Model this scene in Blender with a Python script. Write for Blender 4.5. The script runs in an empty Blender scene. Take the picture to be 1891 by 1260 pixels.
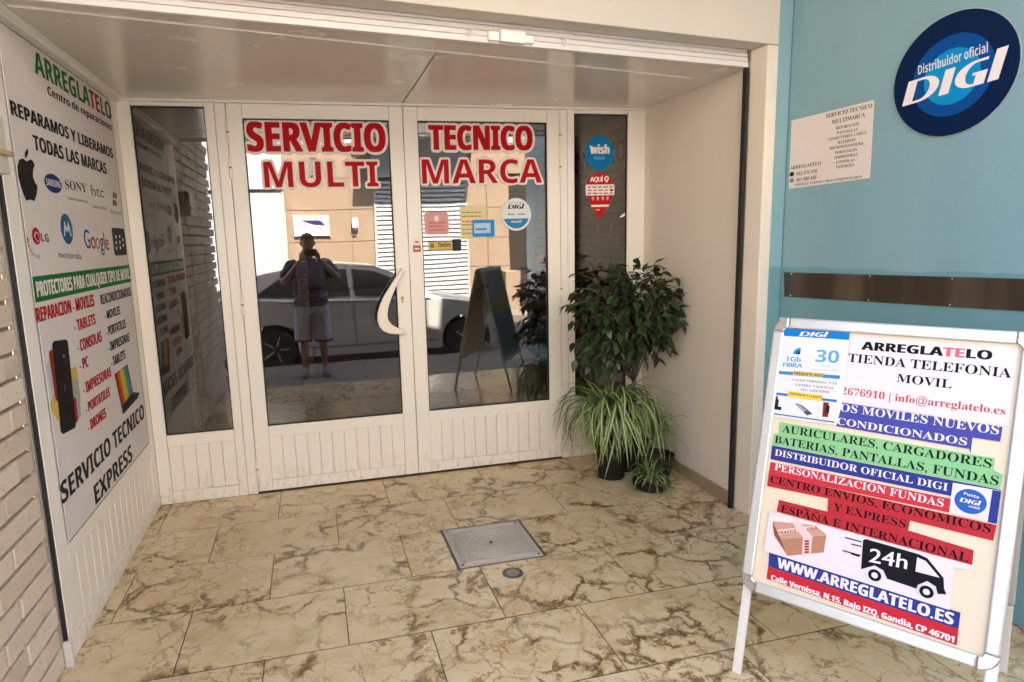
import bpy, bmesh, math, random
from mathutils import Vector, Matrix
import numpy as np

# ------------------------------------------------------------------ camera, sky, sun, exposure
S = bpy.context.scene
COL = S.collection
FPX, PX, PY, IW, IH = 1193.886, 876.95, 634.63, 1891.0, 1260.0
YAW, PITCH, ROLL, EYE = 0.244205637, -0.162397986, 0.0297874639, 1.48
_f = Vector((math.sin(YAW)*math.cos(PITCH), math.cos(YAW)*math.cos(PITCH), math.sin(PITCH)))
_r0 = Vector((math.cos(YAW), -math.sin(YAW), 0))
_d0 = _f.cross(_r0)
_r = _r0*math.cos(ROLL) + _d0*math.sin(ROLL)
_d = -_r0*math.sin(ROLL) + _d0*math.cos(ROLL)
cam = bpy.data.cameras.new('camera')
cam.sensor_width = 36.0
cam.lens = FPX/IW*36.0
cam.shift_x = (IW/2-PX)/IW
cam.shift_y = (PY-IH/2)/IW
cam.clip_start = 0.02
cam.clip_end = 2000
camo = bpy.data.objects.new('camera', cam)
COL.objects.link(camo)
M3 = Matrix((_r, -_d, -_f)).transposed()
camo.matrix_world = Matrix.Translation((0, 0, EYE)) @ M3.to_4x4()
S.camera = camo

SUN_EL, SUN_AZ = math.radians(58), math.radians(12)     # high sun behind the shop, a little to the right
world = bpy.data.worlds.new('World')
S.world = world
world.use_nodes = True
wn = world.node_tree
sky = wn.nodes.new('ShaderNodeTexSky')
sky.sky_type = 'NISHITA'
sky.sun_disc = False
sky.sun_elevation = SUN_EL
sky.sun_rotation = SUN_AZ
sky.air_density = 1.0
sky.dust_density = 3.0
bg = wn.nodes['Background']
wn.links.new(sky.outputs[0], bg.inputs[0])
bg.inputs[1].default_value = 0.11
sun = bpy.data.lights.new('sun', 'SUN')
sun.energy = 5.0
sun.angle = math.radians(0.5)
sun.color = (1.0, 0.90, 0.76)
suno = bpy.data.objects.new('sun', sun)
COL.objects.link(suno)
_sd = Vector((math.sin(SUN_AZ)*math.cos(SUN_EL), math.cos(SUN_AZ)*math.cos(SUN_EL), math.sin(SUN_EL)))
suno.rotation_euler = _sd.to_track_quat('Z', 'Y').to_euler()
suno.location = (0, 10, 30)
S.view_settings.view_transform = 'Standard'
S.view_settings.look = 'None'
S.view_settings.gamma = 1.0
S.view_settings.exposure = 3.78
S.view_settings.use_curve_mapping = False
S.render.engine = 'CYCLES'
S.cycles.use_denoising = True
S.cycles.max_bounces = 12
S.cycles.diffuse_bounces = 6
S.cycles.glossy_bounces = 6
S.cycles.transparent_max_bounces = 16
S.cycles.sample_clamp_indirect = 8.0
S.cycles.caustics_reflective = False
S.cycles.caustics_refractive = False

RNG = random.Random(7)

# ------------------------------------------------------------------ helpers: materials
def lin(h):
    h = h.lstrip('#')
    o = []
    for i in (0, 2, 4):
        c = int(h[i:i+2], 16)/255
        o.append(c/12.92 if c <= .04045 else ((c+.055)/1.055)**2.4)
    return tuple(o)

class NT:
    def __init__(s, name):
        s.m = bpy.data.materials.new(name)
        s.m.use_nodes = True
        s.t = s.m.node_tree
        s.p = s.t.nodes['Principled BSDF']
    def n(s, kind, **kw):
        x = s.t.nodes.new('ShaderNode'+kind)
        for k, v in kw.items():
            if k.startswith('_'):
                x.inputs[k[1:].replace('_', ' ')].default_value = v
            else:
                setattr(x, k, v)
        return x
    def l(s, a, b):
        s.t.links.new(a, b)
    def coord(s, kind='Object', scale=(1, 1, 1), rnd=False):
        tc = s.n('TexCoord')
        mp = s.n('Mapping')
        mp.inputs['Scale'].default_value = scale
        s.l(tc.outputs[kind], mp.inputs['Vector'])
        if rnd:
            oi = s.n('ObjectInfo')
            mu = s.n('VectorMath', operation='SCALE')
            cb = s.n('CombineXYZ')
            s.l(oi.outputs['Random'], cb.inputs[0]); s.l(oi.outputs['Random'], cb.inputs[1])
            cb.inputs[2].default_value = .37
            s.l(cb.outputs[0], mu.inputs[0]); mu.inputs['Scale'].default_value = 57.0
            ad = s.n('VectorMath', operation='ADD')
            s.l(mp.outputs[0], ad.inputs[0]); s.l(mu.outputs[0], ad.inputs[1])
            return ad.outputs[0]
        return mp.outputs[0]
    def noise(s, vec, scale, detail=4, rough=.55, dist=0.0):
        x = s.n('TexNoise')
        x.inputs['Scale'].default_value = scale
        x.inputs['Detail'].default_value = detail
        x.inputs['Roughness'].default_value = rough
        x.inputs['Distortion'].default_value = dist
        s.l(vec, x.inputs['Vector'])
        return x.outputs['Fac']
    def ramp(s, fac, *stops):
        x = s.n('ValToRGB')
        e = x.color_ramp.elements
        while len(e) < len(stops):
            e.new(.5)
        for i, (p, c) in enumerate(stops):
            e[i].position = p
            e[i].color = (c, c, c, 1) if isinstance(c, (int, float)) else (*c, 1)
        s.l(fac, x.inputs[0])
        return x.outputs[0]
    def mix(s, fac, a, b, mode='MIX'):
        x = s.n('Mix', data_type='RGBA', blend_type=mode)
        for k, v in ((0, fac), (6, a), (7, b)):
            if hasattr(v, 'is_linked') or hasattr(v, 'links'):
                s.l(v, x.inputs[k])
            else:
                x.inputs[k].default_value = v if k == 0 else (*v, 1)
        return x.outputs[2]
    def bump(s, h, strength=.2, dist=.002):
        x = s.n('Bump')
        x.inputs['Strength'].default_value = strength
        x.inputs['Distance'].default_value = dist
        s.l(h, x.inputs['Height'])
        s.l(x.outputs[0], s.p.inputs['Normal'])

def M(name, col, rough=.5, metal=0.0, var=.06, scale=6.0, bump=0.0, bscale=80.0, spec=.5, coat=0.0):
    a = NT(name)
    c = lin(col) if isinstance(col, str) else col
    v = a.coord('Object')
    f = a.noise(v, scale, 5)
    dk = tuple(x*(1-var) for x in c)
    lt = tuple(min(1, x*(1+var)) for x in c)
    a.l(a.mix(f, dk, lt), a.p.inputs['Base Color'])
    a.l(a.ramp(a.noise(v, scale*2.3, 3), (.3, max(0, rough-.06)), (.7, min(1, rough+.06))), a.p.inputs['Roughness'])
    a.p.inputs['Metallic'].default_value = metal
    a.p.inputs['Specular IOR Level'].default_value = spec
    a.p.inputs['Coat Weight'].default_value = coat
    if bump:
        a.bump(a.noise(v, bscale, 4), bump)
    return a.m

INK = {}
def ink(col, rough=.42):
    k = (col, rough)
    if k not in INK:
        INK[k] = M('print_'+col.lstrip('#'), col, rough+.12, var=.035, scale=9, spec=.07, bump=.12, bscale=9)
    return INK[k]

# ------------------------------------------------------------------ helpers: meshes
class MB:
    def __init__(s):
        s.v = []; s.f = []; s.mi = []
    def add(s, vs, fs, mi=0):
        o = len(s.v)
        s.v += [tuple(x) for x in vs]
        s.f += [tuple(i+o for i in q) for q in fs]
        s.mi += [mi]*len(fs)
        return s
    def box(s, x0, x1, y0, y1, z0, z1, mi=0):
        return s.add([(x0,y0,z0),(x1,y0,z0),(x1,y1,z0),(x0,y1,z0),(x0,y0,z1),(x1,y0,z1),(x1,y1,z1),(x0,y1,z1)],
                     [(0,3,2,1),(4,5,6,7),(0,1,5,4),(1,2,6,5),(2,3,7,6),(3,0,4,7)], mi)
    def prism(s, poly, z0, z1, mi=0, sides=True, back=True):
        """polygon in (u,v), extruded along n from z0 to z1"""
        n = len(poly)
        a = sum(poly[i][0]*poly[(i+1) % n][1]-poly[(i+1) % n][0]*poly[i][1] for i in range(n))
        if a < 0:
            poly = poly[::-1]
        vs = [(x, y, z1) for x, y in poly]+[(x, y, z0) for x, y in poly]
        fs = [tuple(range(n))]
        if back:
            fs.append(tuple(range(2*n-1, n-1, -1)))
        if sides:
            fs += [(i, i+n, (i+1) % n+n, (i+1) % n) for i in range(n)]
        return s.add(vs, fs, mi)
    def tube(s, pts, radii, seg=8, mi=0, cap=True, flat=1.0):
        pts = [Vector(p) for p in pts]
        if not hasattr(radii, '__len__'):
            radii = [radii]*len(pts)
        ref = None
        o = len(s.v); n = len(pts)
        for i, p in enumerate(pts):
            t = (pts[min(i+1, n-1)]-pts[max(i-1, 0)]).normalized()
            if ref is None:
                ref = t.orthogonal().normalized()
            ref = (ref - t*ref.dot(t)).normalized()
            b = t.cross(ref)
            for k in range(seg):
                a = 2*math.pi*k/seg
                s.v.append(tuple(p + (ref*math.cos(a) + b*math.sin(a)*flat)*radii[i]))
        for i in range(n-1):
            for k in range(seg):
                a, b2 = o+i*seg+k, o+i*seg+(k+1) % seg
                s.f.append((a, b2, b2+seg, a+seg)); s.mi.append(mi)
        if cap:
            s.f.append(tuple(o+k for k in range(seg))[::-1]); s.mi.append(mi)
            s.f.append(tuple(o+(n-1)*seg+k for k in range(seg))); s.mi.append(mi)
        return s
    def lathe(s, prof, c=(0, 0, 0), seg=24, mi=0, axis='z'):
        o = len(s.v)
        for r, h in prof:
            for k in range(seg):
                a = 2*math.pi*k/seg
                x, y = r*math.cos(a), r*math.sin(a)
                if axis == 'z': p = (c[0]+x, c[1]+y, c[2]+h)
                elif axis == 'y': p = (c[0]+x, c[1]+h, c[2]+y)
                else: p = (c[0]+h, c[1]+x, c[2]+y)
                s.v.append(p)
        for i in range(len(prof)-1):
            for k in range(seg):
                a, b = o+i*seg+k, o+i*seg+(k+1) % seg
                s.f.append((a, b, b+seg, a+seg)); s.mi.append(mi)
        for i, fl in ((0, True), (len(prof)-1, False)):
            if prof[i][0] > 1e-6:
                q = tuple(o+i*seg+k for k in range(seg))
                s.f.append(q[::-1] if fl else q); s.mi.append(mi)
        return s
    def mesh(s, name, mats, smooth=False, fix=True):
        me = bpy.data.meshes.new(name)
        me.from_pydata(s.v, [], s.f)
        for m in (mats if isinstance(mats, (list, tuple)) else [mats]):
            me.materials.append(m)
        if len(set(s.mi)) > 1:
            me.polygons.foreach_set('material_index', s.mi)
        if fix:
            b = bmesh.new(); b.from_mesh(me)
            bmesh.ops.recalc_face_normals(b, faces=b.faces[:])
            b.to_mesh(me); b.free()
        if smooth:
            me.polygons.foreach_set('use_smooth', [True]*len(me.polygons))
        me.update()
        return me
    def obj(s, name, mats, parent=None, bevel=0.0, smooth=False, fix=True, seg=2):
        o = put(s.mesh(name, mats, smooth, fix), name, parent)
        if bevel:
            b = o.modifiers.new('bevel', 'BEVEL'); b.width = bevel; b.segments = seg
            b.limit_method = 'ANGLE'; b.angle_limit = math.radians(40)
            b.harden_normals = False
        return o

def put(me, name, parent=None, loc=None):
    o = bpy.data.objects.new(name, me)
    COL.objects.link(o)
    if parent is not None:
        o.parent = parent
    if loc is not None:
        o.location = loc
    return o

def tag(o, label=None, cat=None, group=None, kind=None):
    if label: o['label'] = label
    if cat: o['category'] = cat
    if group: o['group'] = group
    if kind: o['kind'] = kind
    return o

def thing(name, label, cat, mat=None, group=None):
    o = bpy.data.objects.new(name, None)
    o.empty_display_size = .1
    COL.objects.link(o)
    if mat is not None:
        o.matrix_world = mat
    return tag(o, label, cat, group)

def BOX(name, m, parent, x0, x1, y0, y1, z0, z1, bevel=0.0):
    return MB().box(x0, x1, y0, y1, z0, z1).obj(name, m, parent, bevel)

# ------------------------------------------------------------------ helpers: planes that carry signs
class Plane:
    """a real plane in the place: origin, right axis, up axis; n points off the surface"""
    def __init__(s, O, U, V):
        s.O = Vector(O); s.U = Vector(U).normalized(); s.V = Vector(V).normalized()
        s.N = s.U.cross(s.V)
    def mat(s, u=0, v=0, n=0):
        m = Matrix((s.U, s.V, s.N)).transposed().to_4x4()
        m.translation = s.O + s.U*u + s.V*v + s.N*n
        return m
    def at(s, x, y):
        """where the sight line through a point of the survey photo meets this plane"""
        d = _r*((x-PX)/FPX) + _d*((y-PY)/FPX) + _f
        e = Vector((0, 0, EYE))
        t = (s.O-e).dot(s.N)/d.dot(s.N)
        q = e+d*t-s.O
        return q.dot(s.U), q.dot(s.V)

def zoomer(ox, oy, k):
    return lambda x, y: (ox+x/k, oy+y/k)

def _mp(s, A, a, d):
    r = ''
    for ch in s:
        if 'A' <= ch <= 'Z': r += chr(A+ord(ch)-65)
        elif 'a' <= ch <= 'z': r += chr(a+ord(ch)-97)
        elif '0' <= ch <= '9' and d: r += chr(d+ord(ch)-48)
        else: r += ch
    return r
FONT = {
    'serif': lambda s: _mp(s, 0x1d400, 0x1d41a, 0x1d7ce),
    'bold': lambda s: _mp(s, 0x1d5d4, 0x1d5ee, 0x1d7ec),
    'ital': lambda s: _mp(s, 0x1d63c, 0x1d656, 0x1d7ec),
    'sans': lambda s: s,
}
GC = {}
def glyphs(s, font):
    """flat triangulated outline of a line of text: (verts, faces), cap height 1"""
    k = (s, font)
    if k not in GC:
        def raw(t):
            c = bpy.data.curves.new('t', 'FONT'); c.body = t; c.resolution_u = 3
            o = bpy.data.objects.new('t', c)
            me = bpy.data.meshes.new_from_object(o)
            v = [tuple(x.co[:2]) for x in me.vertices]; f = [tuple(p.vertices) for p in me.polygons]
            bpy.data.objects.remove(o); bpy.data.curves.remove(c); bpy.data.meshes.remove(me)
            return v, f
        h = max(y for _, y in raw(FONT[font]('H'))[0])
        v, f = raw(FONT[font](s))
        x0 = min(x for x, _ in v)
        GC[k] = ([((x-x0)/h, y/h) for x, y in v], f)
    return GC[k]

def islands(v, f):
    par = list(range(len(v)))
    def find(i):
        while par[i] != i:
            par[i] = par[par[i]]; i = par[i]
        return i
    # vertices of neighbouring fill faces may be split: weld by position first
    seen = {}
    for i, p in enumerate(v):
        q = (round(p[0], 5), round(p[1], 5))
        if q in seen: par[find(i)] = find(seen[q])
        else: seen[q] = i
    for q in f:
        for j in q[1:]:
            par[find(j)] = find(q[0])
    g = {}
    for q in f:
        g.setdefault(find(q[0]), []).append(q)
    out = []
    for fs in g.values():
        ids = sorted({i for q in fs for i in q}); mp = {i: k for k, i in enumerate(ids)}
        out.append(([v[i] for i in ids], [tuple(mp[i] for i in q) for q in fs]))
    out.sort(key=lambda t: min(p[0] for p in t[0]))
    return out

def place(v, p0, p1, cap):
    """text (cap height 1) -> plane coords, baseline from p0 to p1"""
    w = max(x for x, _ in v)
    ex = ((p1[0]-p0[0])/w, (p1[1]-p0[1])/w)
    return [(p0[0]+ex[0]*x, p0[1]+ex[1]*x+cap*y) for x, y in v]

def TXT(s, font, p0, p1, cap, m, parent, n=.0012, fat=0.0, name='lettering', fatv=0.0):
    """one line of flat print; fat thickens the stems by that many metres each way"""
    v, f = glyphs(s, font)
    v = place(v, p0, p1, cap)
    isl = islands(v, f)
    if name == 'lettering' and 1 < len(isl) <= 3:
        for v1, f1 in isl:
            lb = MB()
            for i, dx in enumerate((-fat, fat, 0) if fat else (0,)): lb.add([(x+dx, y, n+i*.00004) for x, y in v1], f1)
            o = lb.obj('letter', m, parent, fix=False)
        return o
    b = MB()
    offs = [(0, 0)]
    if fat:
        offs = [(-fat, 0), (fat, 0), (0, fatv), (0, -fatv), (0, 0)] if fatv else [(-fat, 0), (0, 0), (fat, 0)]
    for i, (dx, dy) in enumerate(offs):
        b.add([(x+dx, y+dy, n+i*.00004) for x, y in v], f)
    return b.obj(name, m, parent, fix=False)

def LINE(s, font, pl, a, b, t, m, parent, n=.0012, fat=0.0, level=False, off=(0, 0), fatv=0.0, name='lettering'):
    """text on plane pl: baseline from survey point a to b, top of the first letter at t"""
    p0, p1, q = pl.at(*a), pl.at(*b), pl.at(*t)
    cap = q[1]-p0[1]
    if level:
        mz = (p0[1]+p1[1])/2; p0 = (p0[0], mz); p1 = (p1[0], mz)
    p0 = (p0[0]-off[0], p0[1]-off[1]); p1 = (p1[0]-off[0], p1[1]-off[1])
    return TXT(s, font, p0, p1, cap, m, parent, n, fat, name, fatv)

def POLY(pts, m, parent, n0=0.0, n1=.001, name='panel', bevel=0):
    return MB().prism(pts, n0, n1).obj(name, m, parent, bevel, fix=False)

def circ(cx, cy, rx, ry=None, seg=40, a0=0.0, a1=2*math.pi, rot=0.0):
    ry = rx if ry is None else ry
    full = abs(a1-a0-2*math.pi) < 1e-6
    k = seg if full else seg+1
    o = []
    for i in range(k):
        a = a0+(a1-a0)*i/seg
        x, y = rx*math.cos(a), ry*math.sin(a)
        o.append((cx+x*math.cos(rot)-y*math.sin(rot), cy+x*math.sin(rot)+y*math.cos(rot)))
    return o

def rrect(x0, x1, y0, y1, r, seg=5):
    o = []
    for cx, cy, a in ((x1-r, y1-r, 0), (x0+r, y1-r, 90), (x0+r, y0+r, 180), (x1-r, y0+r, 270)):
        for i in range(seg+1):
            t = math.radians(a+90*i/seg)
            o.append((cx+r*math.cos(t), cy+r*math.sin(t)))
    return o

def rect(x0, x1, y0, y1):
    return [(x0, y0), (x1, y0), (x1, y1), (x0, y1)]

def DIGI(parent, p0, p1, cap, m, n, single=False):
    """wide slanted four letter wordmark drawn from bars and crescents"""
    def arc(cx, cy, rx, ry, a0, a1, k=14):
        return [(cx+rx*math.cos(math.radians(a0+(a1-a0)*i/k)), cy+ry*math.sin(math.radians(a0+(a1-a0)*i/k))) for i in range(k+1)]
    bar_ = lambda x0, x1, y0=0, y1=1: [(x0, y0), (x1, y0), (x1, y1), (x0, y1)]
    D = [bar_(.0, .34), [(.345, 1)]+arc(.55, .5, .62, .5, 90, -90)+[(.345, 0), (.345, .10)]+arc(.55, .5, .30, .40, -90, 90)+[(.345, .90)]]
    I1 = [bar_(1.27, 1.60)]
    G = [[(2.62, 1), (2.62, .90)]+arc(2.30, .5, .27, .40, 90, 270)+[(2.36, .10), (2.36, 0)]+arc(2.30, .5, .60, .5, 270, 90), bar_(2.365, 2.70, 0, .52), bar_(2.25, 2.36, .42, .52)]
    I2 = [bar_(2.80, 3.13, 0, 1.18)]
    w = 3.13+.30
    b = MB()
    for let in (D, I1, G, I2):
        if single: b = MB()
        for i, pg in enumerate(let):
            pts = []
            for x, y in pg:
                t = (x+.25*y)/w
                pts.append((p0[0]+(p1[0]-p0[0])*t, p0[1]+(p1[1]-p0[1])*t+cap*y))
            b.prism(pts, n, n+.0002+i*.0001, sides=False, back=False)
        if single: b.obj('letter', m, parent, fix=False)
    if not single: b.obj('lettering', m, parent, fix=False)

# ------------------------------------------------------------------ materials of the place
def marble():
    a = NT('veined_cream_marble')
    v = a.coord('Object', rnd=True)
    def warp(src, scale, amt, detail=5, rough=.6):
        w = a.n('TexNoise'); w.inputs['Scale'].default_value = scale; w.inputs['Detail'].default_value = detail; w.inputs['Roughness'].default_value = rough
        a.l(src, w.inputs['Vector'])
        c0 = a.n('VectorMath', operation='SUBTRACT'); a.l(w.outputs['Color'], c0.inputs[0]); c0.inputs[1].default_value = (.5, .5, .5)
        sc = a.n('VectorMath', operation='SCALE'); a.l(c0.outputs[0], sc.inputs[0]); sc.inputs['Scale'].default_value = amt
        ad = a.n('VectorMath', operation='ADD'); a.l(src, ad.inputs[0]); a.l(sc.outputs[0], ad.inputs[1])
        return ad.outputs[0]
    def mul(p, q):
        x = a.n('Math', operation='MULTIPLY')
        for i, k in enumerate((p, q)):
            if isinstance(k, float): x.inputs[i].default_value = k
            else: a.l(k, x.inputs[i])
        return x.outputs[0]
    v1 = warp(v, 3.0, .30); v2 = warp(v1, 17, .075, 6, .75)
    base = a.mix(a.noise(v, 2.2, 6), (.58, .42, .21), (.72, .565, .33))
    base = a.mix(a.ramp(a.noise(v1, 8, 6, .7), (.40, 0.0), (.72, .65)), base, (.785, .675, .475))
    golden = a.ramp(a.noise(v1, 4.6, 7, .68, .4), (.53, 0.0), (.68, .55))          # golden brown clouds
    c = a.mix(golden, base, (.435, .285, .12))
    def web(src, scale, w0, w1):
        x = a.n('TexVoronoi', feature='DISTANCE_TO_EDGE'); x.inputs['Scale'].default_value = scale
        a.l(src, x.inputs['Vector'])
        return a.ramp(x.outputs['Distance'], (w0, 1.0), (w1, 0.0))
    where = a.ramp(a.noise(v, 2.7, 3, .55, .5), (.445, .03), (.57, 1.0))
    where2 = a.ramp(a.noise(v, 3.3, 3, .55), (.41, .10), (.57, 1.0))
    speck = a.ramp(a.noise(v2, 26, 6, .75), (.34, .30), (.52, 1.0))
    fine = mul(mul(web(v2, 9.5, .006, .042), where2), .85)
    c = a.mix(fine, c, (.27, .145, .045))
    blot = mul(mul(a.ramp(a.noise(v2, 9.5, 8, .74, .3), (.55, 0.0), (.59, 1.0)), where), .92)
    c = a.mix(blot, c, (.20, .105, .033))
    big = mul(mul(mul(web(v2, 4.2, .010, .070), where), speck), .97)
    c = a.mix(big, c, (.135, .066, .020))
    a.l(c, a.p.inputs['Base Color'])
    a.l(a.ramp(a.noise(v, 7, 4), (.3, .13), (.7, .28)), a.p.inputs['Roughness'])
    a.p.inputs['Specular IOR Level'].default_value = .34
    a.bump(a.noise(v, 30, 3), .05, .002)
    return a.m

def brick_mat():
    a = NT('pale_yellow_brick')
    v = a.coord('Object', rnd=True)
    oi = a.n('ObjectInfo')
    c = a.mix(oi.outputs['Random'], (.56, .46, .36), (.76, .665, .555))
    c = a.mix(a.ramp(a.noise(v, 26, 6, .65), (.35, 0), (.75, .6)), c, (.70, .60, .48))
    c = a.mix(a.ramp(a.noise(v, 55, 5, .7), (.60, 0), (.72, .8)), c, (.26, .19, .13))
    a.l(c, a.p.inputs['Base Color'])
    a.p.inputs['Roughness'].default_value = .85
    a.bump(a.noise(v, 70, 7, .75), .65, .005)
    return a.m

def plaster(name, col, rough=.75, amt=.05):
    a = NT(name)
    v = a.coord('Object')
    c = a.mix(a.noise(v, 1.6, 6), tuple(x*(1-amt) for x in col), tuple(min(1, x*(1+amt)) for x in col))
    st = a.ramp(a.noise(a.coord('Object', scale=(3, 3, .6)), 3, 6, .65), (.55, 0), (.8, .12))
    c = a.mix(st, c, tuple(x*.72 for x in col))
    a.l(c, a.p.inputs['Base Color'])
    a.p.inputs['Roughness'].default_value = rough
    a.bump(a.noise(v, 120, 5, .65), .28, .003)
    return a.m

def teal():
    a = NT('teal_gloss_paint')
    v = a.coord('Object')
    sp = a.n('SeparateXYZ'); a.l(v, sp.inputs[0])
    nz = a.noise(a.coord('Object', scale=(2.2, .6, 1)), 3.0, 4, .5)
    ad = a.n('Math', operation='MULTIPLY_ADD'); a.l(nz, ad.inputs[0]); ad.inputs[1].default_value = -.045; a.l(sp.outputs[1], ad.inputs[2])
    fac = a.ramp(ad.outputs[0], (0.0, 0.0), (1.0, 1.0))
    gt = a.n('Math', operation='GREATER_THAN'); a.l(ad.outputs[0], gt.inputs[0]); gt.inputs[1].default_value = 1.27
    st = a.noise(a.coord('Object', scale=(1.6, .5, 1)), 2.2, 7, .62)
    up = a.mix(st, (.18, .335, .388), (.262, .42, .478))
    lo = a.mix(st, (.125, .285, .33), (.175, .345, .39))
    a.l(a.mix(gt.outputs[0], lo, up), a.p.inputs['Base Color'])
    a.l(a.ramp(gt.outputs[0], (0, .28), (1, .36)), a.p.inputs['Roughness'])
    a.bump(a.noise(a.coord('Object', scale=(1, 1, 1)), 75, 5), .30, .004)
    return a.m

MARBLE = marble()
BRICK = brick_mat()
def white_paint(name, col, rough):
    a = NT(name)
    v = a.coord('Object')
    sp = a.n('SeparateXYZ'); a.l(v, sp.inputs[0])
    c = a.mix(a.noise(v, 2.5, 5), tuple(x*.97 for x in col), tuple(min(1, x*1.02) for x in col))
    # splashed dirt along the foot, in spots and runs
    low = a.ramp(sp.outputs[1], (0.0, 1.0), (.20, 0.0))
    sm_ = a.ramp(a.noise(a.coord('Object', scale=(1, .35, 1)), 38, 6, .7), (.50, 0), (.66, .55))
    mu = a.n('Math', operation='MULTIPLY'); a.l(low, mu.inputs[0]); a.l(sm_, mu.inputs[1])
    c = a.mix(mu.outputs[0], c, (.36, .29, .20))
    sc = a.ramp(a.noise(a.coord('Object', scale=(1, .2, 1)), 21, 5, .65), (.66, 0), (.74, .16))
    c = a.mix(sc, c, (.50, .43, .34))
    a.l(c, a.p.inputs['Base Color'])
    a.l(a.ramp(a.noise(v, 9, 5), (.3, rough-.08), (.7, rough+.08)), a.p.inputs['Roughness'])
    a.bump(a.noise(v, 7, 3), .06, .003)
    return a.m
WHITE = white_paint('white_lacquered_aluminium', (.87, .83, .765), .38)
WHITE2 = M('white_pvc_panel', (.86, .835, .785), .34, var=.03, scale=2.5)
GROUT = M('dirty_grout', (.075, .05, .03), .9, var=.3, scale=20)
MORTAR = M('brown_mortar', (.31, .25, .185), .95, var=.25, scale=30, bump=.5)
CREAM = plaster('cream_plaster', (.80, .725, .64))
CREAM2 = plaster('cream_painted_render', (.74, .665, .57), .7, .08)
SKIRT = M('tan_marble_skirting', (.36, .265, .165), .4, var=.35, scale=14)
CEIL = M('glossy_white_ceiling_panel', (.76, .72, .655), .22, var=.03, scale=2, spec=.6)
BLACK = M('black_rubber', (.012, .012, .012), .7)
STEEL = M('brushed_steel', (.45, .40, .34), .27, 1.0, var=.1, scale=3)
TEAL = teal()
ALU = M('anodised_aluminium', (.62, .62, .62), .36, .55, var=.05, scale=4)
ALUW = M('pale_lacquered_profile', (.72, .71, .69), .35, .15, var=.04)
DARKMETAL = M('dark_metal', (.16, .15, .14), .5, .5)
CONC = M('brown_grey_pavement', (.165, .135, .105), .85, var=.2, scale=5, bump=.3)
ASPH = M('asphalt', (.055, .053, .05), .9, var=.3, scale=8, bump=.5)

def glass_mat(name, tint=(.80, .78, .74), f0=.072):
    a = NT(name)
    out = a.t.nodes['Material Output']
    tr = a.n('BsdfTransparent'); tr.inputs[0].default_value = (*tint, 1)
    gl = a.n('BsdfGlossy'); gl.inputs['Color'].default_value = (.97, .98, 1, 1)
    v = a.coord('Object')
    a.l(a.ramp(a.noise(v, 3, 4), (.45, .004), (.75, .022)), gl.inputs['Roughness'])
    bp = a.n('Bump'); bp.inputs['Strength'].default_value = .2; bp.inputs['Distance'].default_value = .003
    a.l(a.noise(v, 2.0, 1), bp.inputs['Height']); a.l(bp.outputs[0], gl.inputs['Normal'])
    lw = a.n('LayerWeight'); lw.inputs[0].default_value = .45
    ma = a.n('Math', operation='MULTIPLY_ADD'); a.l(lw.outputs['Fresnel'], ma.inputs[0]); ma.inputs[1].default_value = .7; ma.inputs[2].default_value = f0
    mx = a.n('MixShader'); a.l(ma.outputs[0], mx.inputs[0]); a.l(tr.outputs[0], mx.inputs[1]); a.l(gl.outputs[0], mx.inputs[2])
    a.l(mx.outputs[0], out.inputs[0])
    return a.m
GLASS = glass_mat('reflective_door_glass')

# ------------------------------------------------------------------ ground, street
YD = 3.902                                 # door plane
XL, XR = -0.932, 2.139                     # side walls of the entrance
ZC = 2.257                                 # ceiling
ZP, ZR = -0.20, -0.33                      # pavement and road, lower than the shop floor
FA = math.radians(8.45)                    # the facade runs askew to the doors
FD = Vector((math.cos(FA), math.sin(FA), 0)); FN = Vector((math.sin(FA), -math.cos(FA), 0))

tag(BOX('ground', ASPH, None, -300, 300, -300, 300, -1.2, -.45), kind='structure')
tag(BOX('road', ASPH, None, -60, 60, -5.4, -1.4, -.44, ZR), kind='structure')
pv = BOX('pavement', GROUT, None, -40, 40, -1.14, .98, -.44, ZP-.012); tag(pv, kind='structure')
kb = MB().box(-40, 40, -1.40, -1.144, -.44, ZP-.003).obj('kerb', CONC, pv, .015)
slab = MB().box(-.198, .198, -.198, .198, -.02, .012).mesh('paving_slab', CONC)
for i in range(-8, 14):
    for j in range(5):
        put(slab, 'paving_slab', pv, (i*.4, -.94+j*.4+.0, ZP-.012))
fp = BOX('far_pavement', CONC, None, -40, 40, -6.95, -5.4, -.44, ZP); tag(fp, kind='structure')

# ------------------------------------------------------------------ marble floor, every tile laid by itself
fl = BOX('tiled_floor', GROUT, None, -1.25, 3.1, .95, 4.0, -.4, -.0022); tag(fl, kind='structure')
ROWS = [3.905, 3.495, 3.085, 2.668, 2.248, 1.828, 1.408, .95]
TL = .6085
tile_cache = {}
def tile(x0, x1, y0, y1):
    g = .0022
    w, d = round(x1-x0-2*g, 4), round(y1-y0-2*g-.0034, 4)
    if (w, d) not in tile_cache:
        tile_cache[w, d] = MB().box(-w/2, w/2, -d/2, d/2, -.012, 0).mesh('floor_tile', MARBLE)
    o = put(tile_cache[w, d], 'floor_tile', fl, ((x0+x1)/2, (y0+y1)/2, RNG.uniform(-.0006, .0004)))
    return o
for k in range(7):
    y1, y0 = ROWS[k], ROWS[k+1]
    st = -.262 if k % 2 == 0 else .045
    if k == 4: st = -.255
    if k == 5: st = .168
    x = st-3*TL
    while x < 3.0:
        a, b = max(x, -1.2), min(x+TL, 3.05)
        if b-a > .05:
            if k == 2 and a < .6 < b: b = .556
            if k == 2 and abs(a-(st+2*TL)) < .02: a = .981
            tile(a, b, y0, y1)
        x += TL
MC = thing('manhole_cover', 'square grey cast metal inspection cover set flush in the tiled floor', 'manhole cover', Matrix.Translation((.7685, 2.877, 0)))
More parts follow.
